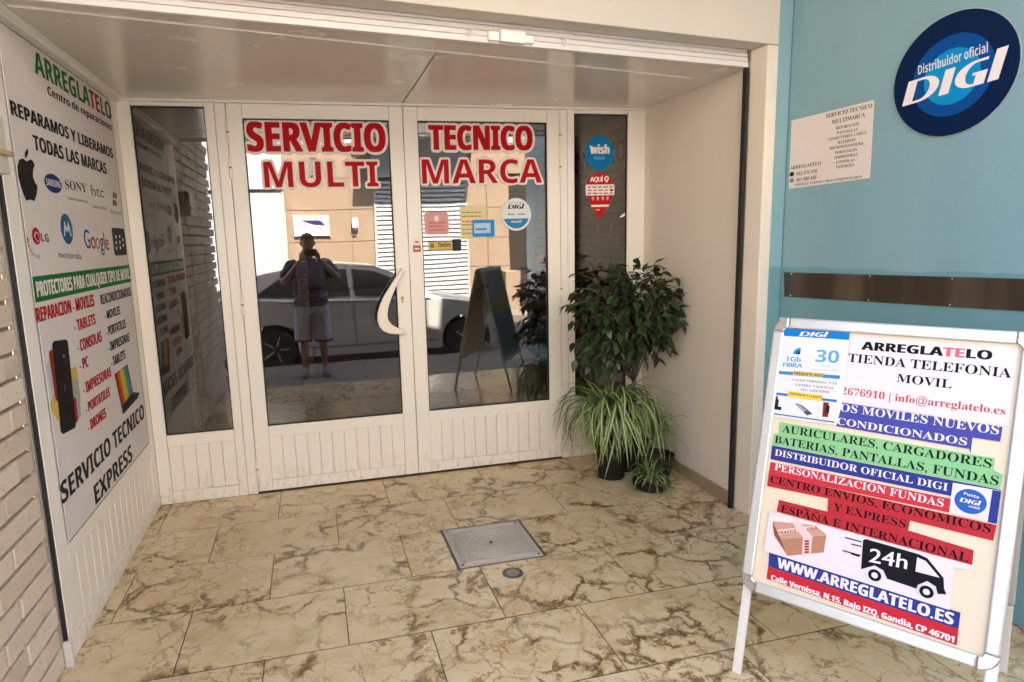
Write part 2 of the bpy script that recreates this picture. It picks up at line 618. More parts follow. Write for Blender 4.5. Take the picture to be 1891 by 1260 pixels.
LEADM = M('grey_cast_metal', (.50, .455, .385), .85, .0, var=.34, scale=70, spec=.15, bump=.4, bscale=120)
mf = MB()
for a, b, c, d in ((-.211, .211, -.207, -.200), (-.211, .211, .200, .207), (-.211, -.204, -.1995, .1995), (.204, .211, -.1995, .1995)):
    mf.box(a, b, c, d, -.012, -.0005)
mf.obj('frame', DARKMETAL, MC)
BOX('plate', LEADM, MC, -.2015, .2015, -.1975, .1975, -.012, .0005, .002)
rg = MB()
for r in (.05, .066, .082, .098, .114, .130, .146):
    rg.tube([(r*math.cos(t), r*math.sin(t), .0008) for t in [2*math.pi*i/44 for i in range(45)]], .0026, 5, cap=False)
for s in (.160, .170, .180):
    rg.tube([(-s, -s, .0008), (s, -s, .0008), (s, s, .0008), (-s, s, .0008), (-s, -s, .0008)], .0022, 5, cap=False)
tag(rg.obj('raised_ring', LEADM, MC), kind='stuff')
MB().lathe([(.009, .0004), (.009, .0018), (.006, .002), (0, .002)]).obj('lifting_hole', BLACK, MC)
for sx in (-1, 1):
    for sy in (-1, 1):
        MB().lathe([(.007, .0004), (.007, .0025), (0, .003)], (sx*.183, sy*.179, 0), 12).obj('bolt', DARKMETAL, MC)
DR = thing('floor_drain', 'small round dark metal drain let into the marble near the manhole cover', 'drain', Matrix.Translation((.782, 2.565, 0)))
MB().lathe([(.047, -.004), (.047, .0016), (.040, .0022), (.039, .001), (0, .001)], seg=28).obj('rim', DARKMETAL, DR)
MB().lathe([(.030, .0008), (.030, .0026), (.012, .0030), (.011, .0018), (0, .0018)], seg=24).obj('grate', M('worn_grey_metal', (.30, .285, .27), .5, .4), DR)

# ------------------------------------------------------------------ ceiling of the entrance
ce = MB().prism([(-1.0, 2.47), (2.2, 2.94), (2.2, 4.0), (-1.0, 4.0)], ZC+.014, ZC+.05).obj('ceiling', WHITE2); tag(ce, kind='structure')
def cpanel(poly):
    return MB().prism(poly, ZC+.001, ZC+.013).obj('ceiling_panel', CEIL, ce, .002)
def seam(x): return 2.698+.212*(x-.0)
def sht(x): return 2.56+.146*(x-.0)+.02
XM = .581
g = .003
cpanel([(XL+.045, seam(XL)+g), (XM-g, seam(XM)+g), (XM-g, YD), (XL+.045, YD)])
cpanel([(XM+g, seam(XM)+g), (XR-.002, seam(XR)+g), (XR-.002, YD), (XM+g, YD)])
cpanel([(XL+.045, sht(XL)), (XR-.002, sht(XR)), (XR-.002, seam(XR)-g), (XL+.045, seam(XL)-g)])
sm = MB()
v0 = Vector((XL+.05, seam(XL+.05), ZC)); v1 = Vector((1.95, seam(1.95), ZC))
sm.tube([v0, v1], .0042, 6)
sm.obj('joint_strip', M('bright_joint_profile', (.80, .76, .70), .3), ce)
MB().tube([(XM, seam(XM)+.01, ZC), (XM, YD-.01, ZC)], .002, 6).obj('joint_strip', M('dark_joint_profile', (.30, .27, .24), .5), ce)  # dark grey strip along the centre joint
mo = MB()
mo.box(XL, XL+.022, 2.44, YD-.001, ZC-.020, ZC+.012); mo.box(XL, XL+.043, 2.44, YD-.001, ZC-.004, ZC+.011)
mo.obj('edge_moulding', WHITE2, ce, .003)

# ------------------------------------------------------------------ right wall of the entrance with pillar
rw = thing('entrance_wall', 'plain cream plastered wall on the right of the entrance behind the plants', 'wall', Matrix.Translation((XR, 3.4, 0)))
BOX('plaster', CREAM, rw, 0, .06, -.515, .62, 0, 2.6)
sk = [(2.905, 3.25), (3.252, 3.60), (3.602, 3.90)]
for a, b in sk:
    BOX('skirting_tile', SKIRT, rw, -.011, .001, a-3.4, b-3.402, .0, .068, .0015)

def fpt(s, n, z=0.0):          # s along the facade from the entrance's right edge, n towards the street
    p = Vector((2.1385, 2.757, 0)) + FD*s + FN*n
    return (p.x, p.y, z)
def fbox(mb, s0, s1, n0, n1, z0, z1):
    q = [fpt(s0, n0), fpt(s1, n0), fpt(s1, n1), fpt(s0, n1)]
    mb.prism([(x, y) for x, y, _ in q], z0, z1)
    return mb
pl = thing('portal_frame', 'cream rendered portal of pillar and lintel around the shop entrance', 'portal', Matrix.Identity(4))
fbox(MB(), .0, .0665, -.105, .0, 0, 2.329).obj('pillar', CREAM2, pl, .004)
fbox(MB(), -3.32, .0665, -.105, .0, 2.331, 4.2).obj('lintel', plaster('dull_cream_render', (.64, .585, .515), .7, .08), pl, .004)
fbox(MB(), -3.32, .0665, -.16, -.106, 2.40, 4.2).obj('lintel_back', CREAM2, pl)

# ------------------------------------------------------------------ roller shutter rolled up in the lintel
rs = thing('roller_shutter', 'white roller shutter rolled up under the lintel with its locking box', 'roller shutter', Matrix.Identity(4))
SLAT = M('white_shutter_slat', (.72, .68, .665), .4, var=.05)
z = 2.253
fbox(MB(), -3.085, -.004, -.135, -.112, z, z+.024).obj('bottom_rail', SLAT, rs, .003)
for i, (a, b, n) in enumerate(((.0255, .047, -.114), (.0485, .069, -.117), (.0705, .100, -.120), (.1015, .14, -.123))):
    fbox(MB(), -3.085, -.004, n-.016, n, z+a, z+b).obj('slat', SLAT, rs, .005)
lk = MB(); fbox(lk, -1.335, -1.225, -.112, -.082, z+.002, z+.048)
lko = lk.obj('lock_box', WHITE2, rs, .004)
fbox(MB(), -1.385, -1.337, -.112, -.094, z+.006, z+.042).obj('lock_bolt', WHITE2, lko, .006)
fbox(MB(), -1.223, -1.180, -.112, -.094, z+.008, z+.040).obj('lock_bolt', WHITE2, lko, .006)
for s in (-1.46, -1.03):
    p = Vector(fpt(s, -.108, z+.03))
    MB().tube([p+FD*(.012*math.cos(t))+Vector((0, 0, .014*math.sin(t)))+FN*.004 for t in [i*.5 for i in range(11)]], .0022, 6).obj('hook', ALU, rs)
gd = MB(); fbox(gd, -.022, -.003, -.128, -.106, 0.0, 2.25); gd.obj('guide_rail', BLACK, rs)
gd = MB(); fbox(gd, -3.10, -3.088, -.142, -.112, 0.0, 2.25); gd.obj('guide_rail', BLACK, rs)
gd = MB(); fbox(gd, -3.1075, -3.101, -.111, -.100, 0.0, 2.25); gd.obj('guide_edge', M('dull_grey_metal', (.30, .29, .27), .6), rs)

# ------------------------------------------------------------------ teal corner and teal wall on the right
C0 = Vector(fpt(.150, 0))
TD = Vector((math.sin(FA), -math.cos(FA), 0))            # towards the street
TP = Plane(C0, TD, (0, 0, 1))
tw = thing('teal_wall', 'glossy teal painted wall jutting out at the right of the shop entrance', 'wall', TP.mat())
MB().box(0, 3.0, 0, 4.2, -.2, 0).obj('panel', TEAL, tw)
q = MB(); q.prism([(.0, -.0), (0.004, -.0), (.004, .082), (0, .082)], .0, 4.2)
st = MB().box(-.15, -.001, 0, 4.2, .001, .083)
st.obj('corner_strip', TEAL, tw, .003)
BOX('joint', M('teal_joint', (.13, .25, .26), .5), tw, 0.0, .004, 0, 4.2, .0, .003)

# ------------------------------------------------------------------ upper storeys that shade the entrance
STUC = plaster('grey_beige_render', (.50, .44, .36))
ub = thing('shop_building', 'plain rendered upper storeys of the shop building above the entrance', 'building', Matrix.Identity(4))
q = MB(); q.prism([(-1.1, 2.46), (2.6, 2.99), (2.6, 9), (-1.1, 9)], 2.62, 9.6); q.obj('upper_wall', STUC, ub)
for x in (-.4, 1.2):
    w = BOX('window', WHITE, ub, x, x+.9, 2.40+.14*x+.0, 2.62+.14*x, 3.6, 4.9)
    BOX('pane', M('dark_window_glass', (.03, .035, .04), .08), w, x+.06, x+.84, 2.385+.14*x, 2.41+.14*x, 3.66, 4.84)
cb = MB(); cb.prism([(-2.6, 2.2), (5.0, 3.3), (5.0, 1.35), (-2.6, .3)], 3.15, 3.35); cb.obj('shading_overhang', STUC, ub)  # unseen overhang, added to darken the lintel and top of the teal wall
MB().prism([(-2.6, .36), (5.0, 1.41), (5.0, 1.35), (-2.6, .3)], 3.352, 4.35).obj('shading_overhang_edge', STUC, ub)  # raised front edge of the added overhang
rb = thing('teal_building', 'teal painted neighbouring building to the right of the entrance', 'building', Matrix.Identity(4))
q = MB(); q.prism([(2.95, 2.9), (3.2, .6), (12, .6), (12, 9), (2.95, 9)], ZP-.1, 9.0); q.obj('wall', TEAL, rb)

# ------------------------------------------------------------------ brick wall on the left
BW = Plane((-.955, 0, 0), (0, 1, 0), (0, 0, 1))
bw = thing('brick_wall', 'pale yellow brick wall with raked brown joints left of the white poster panel', 'wall', BW.mat())
MB().box(.72, 2.40, ZP-.05, 8.6, -1.6, -.011).obj('mortar_bed', MORTAR, bw)
CH, BL = .0822, .247
bm_cache = []
for k in range(4):
    r = random.Random(k)
    j = lambda: r.uniform(-.0022, .0022)
    L, Hh = .1175, .0345
    m = MB()
    pr = [(-L+j(), -Hh+j()), (-.03+j(), -Hh+j()), (.05+j(), -Hh+j()), (L+j(), -Hh+j()), (L+j(), Hh+j()), (.03+j(), Hh+j()), (-.06+j(), Hh+j()), (-L+j(), Hh+j())]
    n = len(pr)
    inn = [(x*.965, y*.90) for x, y in pr]
    m.add([(x, y, -.02) for x, y in pr]+[(x, y, .004+r.uniform(-.001, .001)) for x, y in pr]+[(x, y, .008+r.uniform(-.0015, .0015)) for x, y in inn],
          [tuple(range(2*n, 3*n))]+[(a*n+i, a*n+(i+1) % n, (a+1)*n+(i+1) % n, (a+1)*n+i) for a in (0, 1) for i in range(n)])
    bm_cache.append(m.mesh('brick', BRICK))
nb = 0
for row in range(-2, 52):
    zc = .045+row*CH
    u = 2.40-.001-(BL/2 if row % 2 else 0)
    first = True
    while u > .74:
        half = first and row % 2
        c = u-BL/2+.006
        if zc < 2.5:
            o = put(bm_cache[RNG.randrange(4)], 'brick', bw, (c, zc, RNG.uniform(-.002, .002)))
            if RNG.random() < .5: o.rotation_euler = (0, 0, math.pi)
            nb += 1
        u -= BL; first = False
    if row % 2 and zc < 2.5:
        o = put(bm_cache[row % 4], 'brick', bw, (2.40-BL/4-.002, zc, 0)); o.scale = (.46, 1, 1)
le = thing('brick_building', 'pale neighbouring building to the left behind the brick wall', 'building', Matrix.Identity(4))
MB().box(-12, -2.6, .71, 9, ZP-.1, 8.6).obj('wall', STUC, le)

mbx = thing('wall_box', 'off white box with a yellowish bar fixed to the brick wall', 'wall box', BW.mat(2.2, 1.80, 0))
BOXM = M('aged_white_plastic', (.60, .565, .50), .45, var=.08)
MB().box(-.10, .13, -.09, .085, .009, .085).obj('housing', BOXM, mbx, .008)
MB().box(-.10, .14, -.035, -.018, .086, .096).obj('bar', M('yellowed_plastic', (.52, .40, .20), .5), mbx, .003)
MB().box(-.095, .125, .086, .10, .009, .075).obj('lid', BOXM, mbx, .004)

# ------------------------------------------------------------------ white partition on the left with its poster
LW = Plane((XL, 0, 0), (0, 1, 0), (0, 0, 1))
lp = thing('side_partition', 'white aluminium side partition with grooved lower boards left of the shop doors', 'partition', LW.mat())
MB().box(2.44, 3.895, .41, 2.236, -.04, -.004).obj('upper_board', WHITE2, lp)
MB().box(2.43, 2.525, 0, 2.256, -.045, 0).obj('stile', WHITE, lp, .004)
MB().box(3.80, 3.900, 0, 2.236, -.045, -.001).obj('stile', WHITE, lp, .004)
MB().box(2.527, 3.798, .345, .409, -.045, -.0005).obj('rail', WHITE, lp, .003)
MB().box(2.527, 3.798, 0, .066, -.045, -.0005).obj('rail', WHITE, lp, .003)
MB().box(2.44, 3.90, 2.2365, 2.256, -.045, .004).obj('top_rail', WHITE, lp, .003)
nbd = 15
wdt = (3.796-2.529)/nbd
pbm = MB().box(-wdt/2+.0012, wdt/2-.0012, .069, .342, -.03, -.006).mesh('panel_board', WHITE)
for i in range(nbd):
    o = put(pbm, 'panel_board', lp, (2.529+wdt*(i+.5), 0, 0))
    bv = o.modifiers.new('bevel', 'BEVEL'); bv.width = .003; bv.segments = 1
MB().box(2.529, 3.796, .069, .342, -.040, -.0125).obj('groove_backing', M('groove_grey', (.5, .46, .4), .6), lp)
MB().box(2.405, 2.427, 0, .10, -.02, .012).obj('foot_plate', ALUW, lp, .002)

# ------------------------------------------------------------------ shop front
DP = Plane((0, YD, 0), (1, 0, 0), (0, 0, 1))
df = thing('shopfront_frame', 'cream white aluminium shopfront frame with narrow glass sidelights either side of the doors', 'shopfront', DP.mat())
D0 = -.055
def bar(name, x0, x1, z0, z1, parent, n1=0.0, n0=D0, bev=.003, m=None):
    return MB().box(x0, x1, z0, z1, n0, n1).obj(name, m or WHITE, parent, bev)
bar('head_rail', XL-.01, XR+.01, 2.246, 2.262, df, .002)
bar('post', XL, -.866, 0, 2.2445, df)
bar('post', -.499, -.4505, 0, 2.2445, df)
bar('post', -.4485, -.3925, 0, 2.2445, df, -.002)
bar('post', 1.5565, 1.6035, 0, 2.2445, df, -.002)
bar('post', 1.6055, 1.650, 0, 2.2445, df)
bar('post', 2.018, XR, 0, 2.2445, df)
for a, b in ((-.865, -.500), (1.651, 2.017)):
    bar('top_rail', a, b, 2.222, 2.2445, df, -.001)
    bar('middle_rail', a, b, .343, .410, df, -.001)
    bar('bottom_rail', a, b, 0, .070, df, -.001)
    k = 5; w = (b-a)/k
    bar('groove_backing', a, b, .071, .342, df, -.018, D0+.002, 0, M('groove_cream', (.52, .46, .39), .6))
    for i in range(k):
        bar('panel_board', a+w*i+.001, a+w*(i+1)-.001, .0715, .3415, df, -.009, D0+.004, .003)
    MB().box(a+.0005, b-.0005, .4105, 2.2215, -.026, -.020).obj('glass_pane', GLASS, df)
    gk = MB()
    for x0, x1, z0, z1 in ((a, b, .4105, .4155), (a, b, 2.2165, 2.2215), (a, a+.005, .416, 2.216), (b-.005, b, .416, 2.216)):
        gk.box(x0, x1, z0, z1, -.019, -.012)
    gk.obj('gasket', BLACK, df)

LOCK = M('brass_lock', (.45, .33, .14), .35, .9)
def leaf(name, x0, x1, gx0, gx1, label, hinge_left):
    t = thing(name, label, 'door', DP.mat(), 'glazed double shop doors')
    bar('stile', x0, gx0, .012, 2.2435, t)
    bar('stile', gx1, x1, .012, 2.2435, t)
    bar('top_rail', gx0+.001, gx1-.001, 2.165, 2.2435, t, -.0008)
    bar('middle_rail', gx0+.001, gx1-.001, .343, .410, t, -.0008)
    bar('bottom_rail', gx0+.001, gx1-.001, .012, .075, t, -.0008)
    k = 11; w = (gx1-gx0)/k
    bar('groove_backing', gx0+.001, gx1-.001, .0755, .3425, t, -.018, D0+.002, 0, M('groove_cream', (.52, .46, .39), .6))
    for i in range(k):
        bar('panel_board', gx0+w*i+.0008, gx0+w*(i+1)-.0008, .076, .342, t, -.008, D0+.004, .003)
    MB().box(gx0+.0005, gx1-.0005, .4105, 2.1645, -.026, -.020).obj('glass_pane', GLASS, t)
    gk = MB()
    a, b = gx0, gx1
    for q0, q1, z0, z1 in ((a, b, .4105, .416), (a, b, 2.159, 2.1645), (a, a+.0055, .4165, 2.1585), (b-.0055, b, .4165, 2.1585)):
        gk.box(q0, q1, z0, z1, -.019, -.010)
    gk.obj('gasket', BLACK, t)
    hx = x0-.001 if hinge_left else x1+.001
    for z in (2.09, 1.90, 1.14, .155):
        h = MB()
        for a, b in ((-.058, -.004), (.004, .058)):
            h.lathe([(.0085, a), (.0085, b)], (hx, z, .006), 10, axis='y')
        ho = h.obj('hinge', WHITE, t, smooth=False)
        MB().lathe([(.0075, -.0038), (.0075, .0038)], (hx, z, .006), 10, axis='y').obj('bearing', DARKMETAL, ho)
    return t
dl = leaf('door', -.389, .5785, -.308, .498, 'left door leaf carrying the large curved white pull handle', True)
dr = leaf('door', .5815, 1.5535, .665, 1.470, 'right door leaf carrying the round and rectangular stickers, without a handle', False)
# curved pull handle
hz6 = zoomer(380, 440, 3.317)
outer = [(1205, 186), (1188, 190), (1160, 232), (1122, 290), (1086, 350), (1060, 405), (1046, 455), (1046, 500), (1058, 537), (1082, 563), (1120, 578), (1165, 582), (1205, 580), (1218, 574)]
inner = [(1222, 556), (1190, 548), (1160, 540), (1132, 522), (1112, 495), (1106, 462), (1112, 420), (1128, 370), (1152, 310), (1180, 250), (1205, 208), (1212, 196)]
hpoly = [DP.at(*hz6(*p)) for p in outer+inner]
IVORY = M('ivory_handle', (.84, .78, .68), .32)
ho = MB().prism(hpoly, .036, .062).obj('pull_handle', IVORY, dl, .011, seg=4)
for p in ((1200, 194), (1208, 566)):
    u_, v_ = DP.at(*hz6(*p))
    MB().lathe([(.011, .0), (.010, .04)], (u_, v_, 0), 14).obj('handle_foot', IVORY, ho)
lu, lv = DP.at(743, 553)
MB().prism(circ(lu, lv+.008, .010)+[], .0, .005).prism(rect(lu-.006, lu+.006, lv-.022, lv+.004), .0, .0045).obj('lock_cylinder', LOCK, dl)
MB().prism(rect(lu-.0012, lu+.0012, lv+.002, lv+.012), .005, .0058).obj('keyhole', BLACK, dl)
# drop bolt on the right leaf
MB().box(1.40, 1.545, 2.232, 2.238, .0, .006).obj('top_bolt', WHITE, dr, .002)

# ------------------------------------------------------------------ vinyl lettering stuck on the door glass
RED = ink('#b3121a', .35); INKW = ink('#ece0dc', .45)
GN = -.0195          # just off the outer face of the glass
def vinyl(name, s, font, a, b, t, label, fat, outline, fatv=0.0):
    p0, p1, q = DP.at(*a), DP.at(*b), DP.at(*t)
    mz = (p0[1]+p1[1])/2; cap = q[1]-p0[1]
    w = thing(name, label, 'window lettering', DP.mat(), 'red vinyl words on the shop doors')
    v, f = glyphs(s, font)
    v = place(v, (p0[0], mz), (p1[0], mz), cap)
    ob = MB()
    ns = 20
    for k in range(ns):
        an = 2*math.pi*k/ns
        ob.add([(x+(outline+fat)*math.cos(an), y+(outline+fatv)*math.sin(an), GN+.00005*k) for x, y in v], f)
    ob.add([(x, y, GN+.00105) for x, y in v], f)
    ob.obj('white_border', INKW, w, fix=False)
    for iv, jf in islands(v, f):
        lb = MB()
        offs = [(-fat, fatv), (fat, fatv), (-fat, -fatv), (fat, -fatv), (0, 0)] if fat else [(0, 0)]
        for i, (dx, dy) in enumerate(offs):
            lb.add([(x+dx, y+dy, GN+.0018+i*.00005) for x, y in iv], jf)
        lb.obj('letter', RED, w, fix=False)
vinyl('vinyl_word', 'SERVICIO', 'bold', (459, 280), (712, 278), (459, 226), 'red heavy condensed word SERVICIO edged in white on the left door', .006, .016, .002)
vinyl('vinyl_word', 'MULTI', 'bold', (489, 346), (700, 344), (489, 298), 'red word MULTI edged in white on the left door below SERVICIO', 0, .013)
vinyl('vinyl_word', 'TECNICO', 'bold', (795, 276), (984, 276), (795, 231), 'red heavy condensed word TECNICO edged in white on the right door', .006, .016, .002)
vinyl('vinyl_word', 'MARCA', 'bold', (781, 338), (1003, 338), (781, 293), 'red word MARCA edged in white on the right door below TECNICO', 0, .013)

# ------------------------------------------------------------------ stickers on the glass
def ctr(x, y): return DP.at(x, y)
def plen(px): return px*3.99/FPX*1.045
INKB = ink('#0d5f9e'); INKLB = ink('#2f86b8'); INKK = ink('#17171c'); INKCR = ink('#e6d6a4'); INKPK = ink('#d98f92'); INKGR = ink('#6d7075'); INKYE = ink('#cdb96e')
def sticker(name, label, group=None):
    return thing(name, label, 'sticker', DP.mat(0, 0, GN), group)
w = sticker('round_sticker', 'round blue sticker with white lowercase word on the right sidelight glass')
c = ctr(1109.5, 282); r = .098
POLY(circ(*c, r, r*1.1), ink('#1273ad'), w, 0, .0006, 'disc')
TXT('wish', 'bold', (c[0]-.063, c[1]-.005), (c[0]+.066, c[1]-.005), .054, INKW, w, fat=.003)
POLY([(c[0]-.072, c[1]+.046), (c[0]-.05, c[1]+.042), (c[0]-.044, c[1]+.026), (c[0]-.06, c[1]+.03)], INKW, w, .0009, .0013, 'mark')
TXT('PICKUP', 'bold', (c[0]-.036, c[1]-.040), (c[0]+.036, c[1]-.040), .016, ink('#7fb6d8'), w)
w = sticker('pin_sticker', 'red map pin shaped sticker with white bands on the right sidelight glass')
c = ctr(1110.5, 353); rr = .099
pin = circ(c[0], c[1]+.008, rr, rr*1.08, 30, math.radians(-12), math.radians(192))+[(c[0]-.045, c[1]-.11), (c[0], c[1]-.176), (c[0]+.045, c[1]-.11)]
POLY(pin, ink('#b81d20'), w, 0, .0006, 'pin')
TXT('AQUÍ', 'sans', (c[0]-.066, c[1]+.060), (c[0]+.018, c[1]+.060), .030, INKW, w, fat=.0022)
pn = circ(c[0]+.045, c[1]+.079, .016, seg=18, a0=math.radians(-20), a1=math.radians(200))+[(c[0]+.045, c[1]+.050)]
POLY(pn, INKW, w, .0009, .0013, 'mark'); POLY(circ(c[0]+.045, c[1]+.079, .008, seg=12), ink('#b81d20'), w, .0014, .0018, 'mark')
POLY([(c[0]-.099, c[1]-.026), (c[0]+.099, c[1]-.026), (c[0]+.1005, c[1]+.042), (c[0]-.1005, c[1]+.042)], INKW, w, .0008, .0012, 'band')
k = 0
for row, yy in enumerate((.026, .007, -.013)):
    x = c[0]-.085
    while x < c[0]+.07:
        wd = (.020, .028, .022, .032)[k % 4]; k += 1
        POLY(rect(x, x+wd, c[1]+yy-.004, c[1]+yy+.004), (INKGR, ink('#b7605c'), INKGR)[row], w, .0013, .0016, 'small_print'); x += wd+.012
POLY(circ(c[0]+.08, c[1]+.006, .008, seg=12), INKK, w, .0013, .0017, 'mark')
for i in range(4):
    x = c[0]-.05+.034*i
    POLY(circ(x, c[1]-.043, .0095, seg=12, a0=math.radians(-20), a1=math.radians(200))+[(x, c[1]-.062)], ink('#dc8f8b'), w, .0008, .0012, 'mark')
POLY(rect(c[0]-.062, c[0]+.062, c[1]-.098, c[1]-.085), INKW, w, .0008, .0012, 'band')
POLY(rect(c[0]-.030, c[0]-.002, c[1]-.120, c[1]-.113), ink('#e0a9a5'), w, .0008, .0012, 'small_print')
w = sticker('leaf_sticker', 'tiny white leaf shaped scrap stuck at the edge of the right sidelight glass')
c = ctr(1152, 398); POLY([(c[0]-.022, c[1]-.014), (c[0]-.004, c[1]+.006), (c[0]+.022, c[1]+.016), (c[0]+.014, c[1]-.004)], INKW, w, 0, .0006, 'scrap')

w = sticker('round_sticker', 'round white sticker with dark letters and a blue lower edge on the right door')
c = ctr(955, 396); r = .098
POLY(circ(*c, r, r*1.02), ink('#dfe3e6'), w, 0, .0006, 'disc')
POLY(circ(*c, r*.86, r*.88, seg=28, a0=math.radians(197), a1=math.radians(343)), INKLB, w, .0008, .0011, 'segment')
DIGI(w, (c[0]-.055, c[1]+.034), (c[0]+.055, c[1]+.034), .026, ink('#16213f'), .0012)
TXT('Distribuidor oficial', 'sans', (c[0]-.050, c[1]+.068), (c[0]+.050, c[1]+.068), .009, INKGR, w)
for i in range(2):
    POLY(rect(c[0]-.055+.062*i, c[0]-.010+.066*i, c[1]-.004, c[1]+.006), ink('#9aa5ae'), w, .0008, .0011, 'small_print')
TXT('móvil', 'bold', (c[0]-.032, c[1]-.052), (c[0]+.032, c[1]-.052), .018, INKW, w)

w = sticker('pink_card', 'rounded pink faded card taped behind the right door glass', None)
z5 = zoomer(700, 150, 3.073)
a, b = DP.at(*z5(265, 872)), DP.at(*z5(395, 742))
POLY(rrect(a[0], b[0], a[1], b[1], .02), ink('#d6a09f'), w, 0, .0005, 'card')
for i in range(3):
    POLY(rect(a[0]+.02, b[0]-.02-.01*(i % 2), a[1]+.022+.022*i, a[1]+.032+.022*i), ink('#c47c7c'), w, .0007, .001, 'small_print')
POLY(circ((a[0]+b[0])/2, b[1]-.038, .014, .02, seg=14), INKW, w, .0007, .001, 'mark')
w = sticker('yellow_notice', 'pale yellow paper notice overlapped by a blue card on the right door glass')
a, b = DP.at(*z5(470, 897)), DP.at(*z5(612, 708))
POLY(rect(a[0], b[0], a[1], b[1]), ink('#dfd0a2'), w, 0, .0005, 'paper')
for i, (yy, cc) in enumerate(((.80, '#7a6d55'), (.68, '#7a6d55'), (.52, '#a5403c'), (.42, '#a5403c'), (.28, '#7a6d55'), (.16, '#7a6d55'))):
    x = a[0]+.010
    for kk in range(5):
        wd = (.018, .026, .014, .022, .016)[(kk+i) % 5]
        if x+wd > b[0]-.008: break
        POLY(rect(x, x+wd, a[1]+(b[1]-a[1])*yy, a[1]+(b[1]-a[1])*yy+.006), ink(cc), w, .0007, .001, 'small_print'); x += wd+.006
w = sticker('blue_card', 'small blue card with pale centre overlapping the yellow notice on the right door')
a, b = DP.at(*z5(535, 885)), DP.at(*z5(658, 785))
POLY(rect(a[0], b[0], a[1], b[1]), ink('#2f8fd0'), w, .0012, .0018, 'card')
POLY(rect(a[0]+.012, b[0]-.025, a[1]+.022, b[1]-.02), ink('#b9d3ee'), w, .002, .0023, 'panel')
POLY(rect(a[0]+.02, b[0]-.05, a[1]+.04, a[1]+.052), ink('#5f7fd0'), w, .0025, .0028, 'small_print')
w = sticker('bell_label', 'small yellow label with a black bell push at its right end on the right door')
a, b = DP.at(*z5(285, 960)), DP.at(*z5(420, 910))
POLY(rect(a[0], b[0], a[1], b[1]), INKYE, w, 0, .0006, 'label')
TXT('Timbre', 'ital', (a[0]+.058, a[1]+.016), (b[0]-.012, a[1]+.016), .026, INKK, w)
POLY(rect(a[0]+.012, a[0]+.034, a[1]+.014, a[1]+.038), ink('#8e6f3c'), w, .0008, .0012, 'mark')
a, b = DP.at(*z5(424, 965)), DP.at(*z5(466, 895))
MB().prism(rrect(a[0], b[0], a[1], b[1], .008), 0, .014).obj('bell_push', BLACK, w, .003)
w = thing('stile_sticker', 'small white and red alarm sticker on the right door stile above the handle', 'sticker', DP.mat())
a, b = DP.at(762, 467), DP.at(777, 441)
POLY(rect(a[0], b[0], a[1], b[1]), INKW, w, .0005, .001, 'paper')
POLY(rect(a[0]+.004, b[0]-.003, a[1]+.004, a[1]+.042), ink('#c65b58'), w, .0011, .0014, 'panel')
POLY(rect(a[0]+.012, b[0]-.012, a[1]+.018, a[1]+.028), INKW, w, .0015, .0018, 'mark')
POLY(rect(a[0]+.018, b[0]-.014, b[1]-.022, b[1]-.015), INKK, w, .0011, .0014, 'mark')

# ------------------------------------------------------------------ dim shop interior
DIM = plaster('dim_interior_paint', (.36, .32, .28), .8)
rm = thing('shop_interior', 'dark interior of the shop seen dimly through the door glass', 'room', Matrix.Identity(4))
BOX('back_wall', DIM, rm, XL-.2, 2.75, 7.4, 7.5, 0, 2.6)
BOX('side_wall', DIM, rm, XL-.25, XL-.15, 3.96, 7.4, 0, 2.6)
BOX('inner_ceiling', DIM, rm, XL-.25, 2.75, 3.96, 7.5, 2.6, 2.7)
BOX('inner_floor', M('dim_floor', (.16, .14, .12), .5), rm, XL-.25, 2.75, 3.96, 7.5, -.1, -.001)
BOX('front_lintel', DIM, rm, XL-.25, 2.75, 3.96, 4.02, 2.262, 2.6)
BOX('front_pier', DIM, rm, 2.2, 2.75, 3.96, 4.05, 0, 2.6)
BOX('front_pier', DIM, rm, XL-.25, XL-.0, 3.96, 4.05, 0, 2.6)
SW = Plane((2.62, 7.4, 0), (0, -1, 0), (0, 0, 1))
BOX('side_wall', DIM, rm, 2.66, 2.75, 4.06, 7.4, 0, 2.6)
sw = thing('slat_wall', 'brown grooved display wall with hooks behind the right sidelight glass', 'display wall', SW.mat())
SLW = M('brown_slatwall', (.66, .56, .46), .6)
for i in range(24):
    MB().box(.05, 3.3, .06+i*.1, .152+i*.1, -.02, 0).obj('slat', SLW, sw)
HK = M('chromed_hook', (.7, .7, .68), .25, .8)
hk = MB().tube([(0, 0, 0), (0, .0, .10), (0, -.012, .15), (0, -.05, .17), (0, -.07, .15)], .0035, 6).mesh('hook', HK)
for i in range(6):
    for k in range(9):
        put(hk, 'hook', sw, (1.0+.26*k+.06*(i % 2), 1.02+i*.1*(1 if i < 4 else 1)+.055, 0))
BN = thing('interior_banner', 'pale banner with upright dark red capitals high on the inner display wall', 'banner', SW.mat())
MB().box(.5, 3.3, 2.0, 2.34, .004, .010).obj('sheet', ink('#b0a598'), BN)
TXT('REACONDICIONADOS', 'bold', (.6, 2.08), (3.2, 2.08), .18, ink('#5c1f1f'), BN, .0115)
idr = thing('inner_door_frame', 'dark brown wooden door frame inside behind the left sidelight', 'door frame', Matrix.Translation((-.72, 4.55, 0)))
BRN = M('dark_brown_wood', (.075, .045, .030), .4, var=.2, scale=12)
BOX('jamb', BRN, idr, -.10, -.02, -.05, .05, 0, 2.10, .004)
BOX('jamb', BRN, idr, .62, .70, -.05, .05, 0, 2.10, .004)
BOX('head', BRN, idr, -.10, .70, -.05, .05, 2.102, 2.20, .004)
BOX('wall_above', DIM, rm, XL-.15, .0, 4.51, 4.58, 2.202, 2.6)
ct = thing('shop_counter', 'dark shop counter standing inside behind the doors', 'counter', Matrix.Translation((.7, 6.3, 0)))
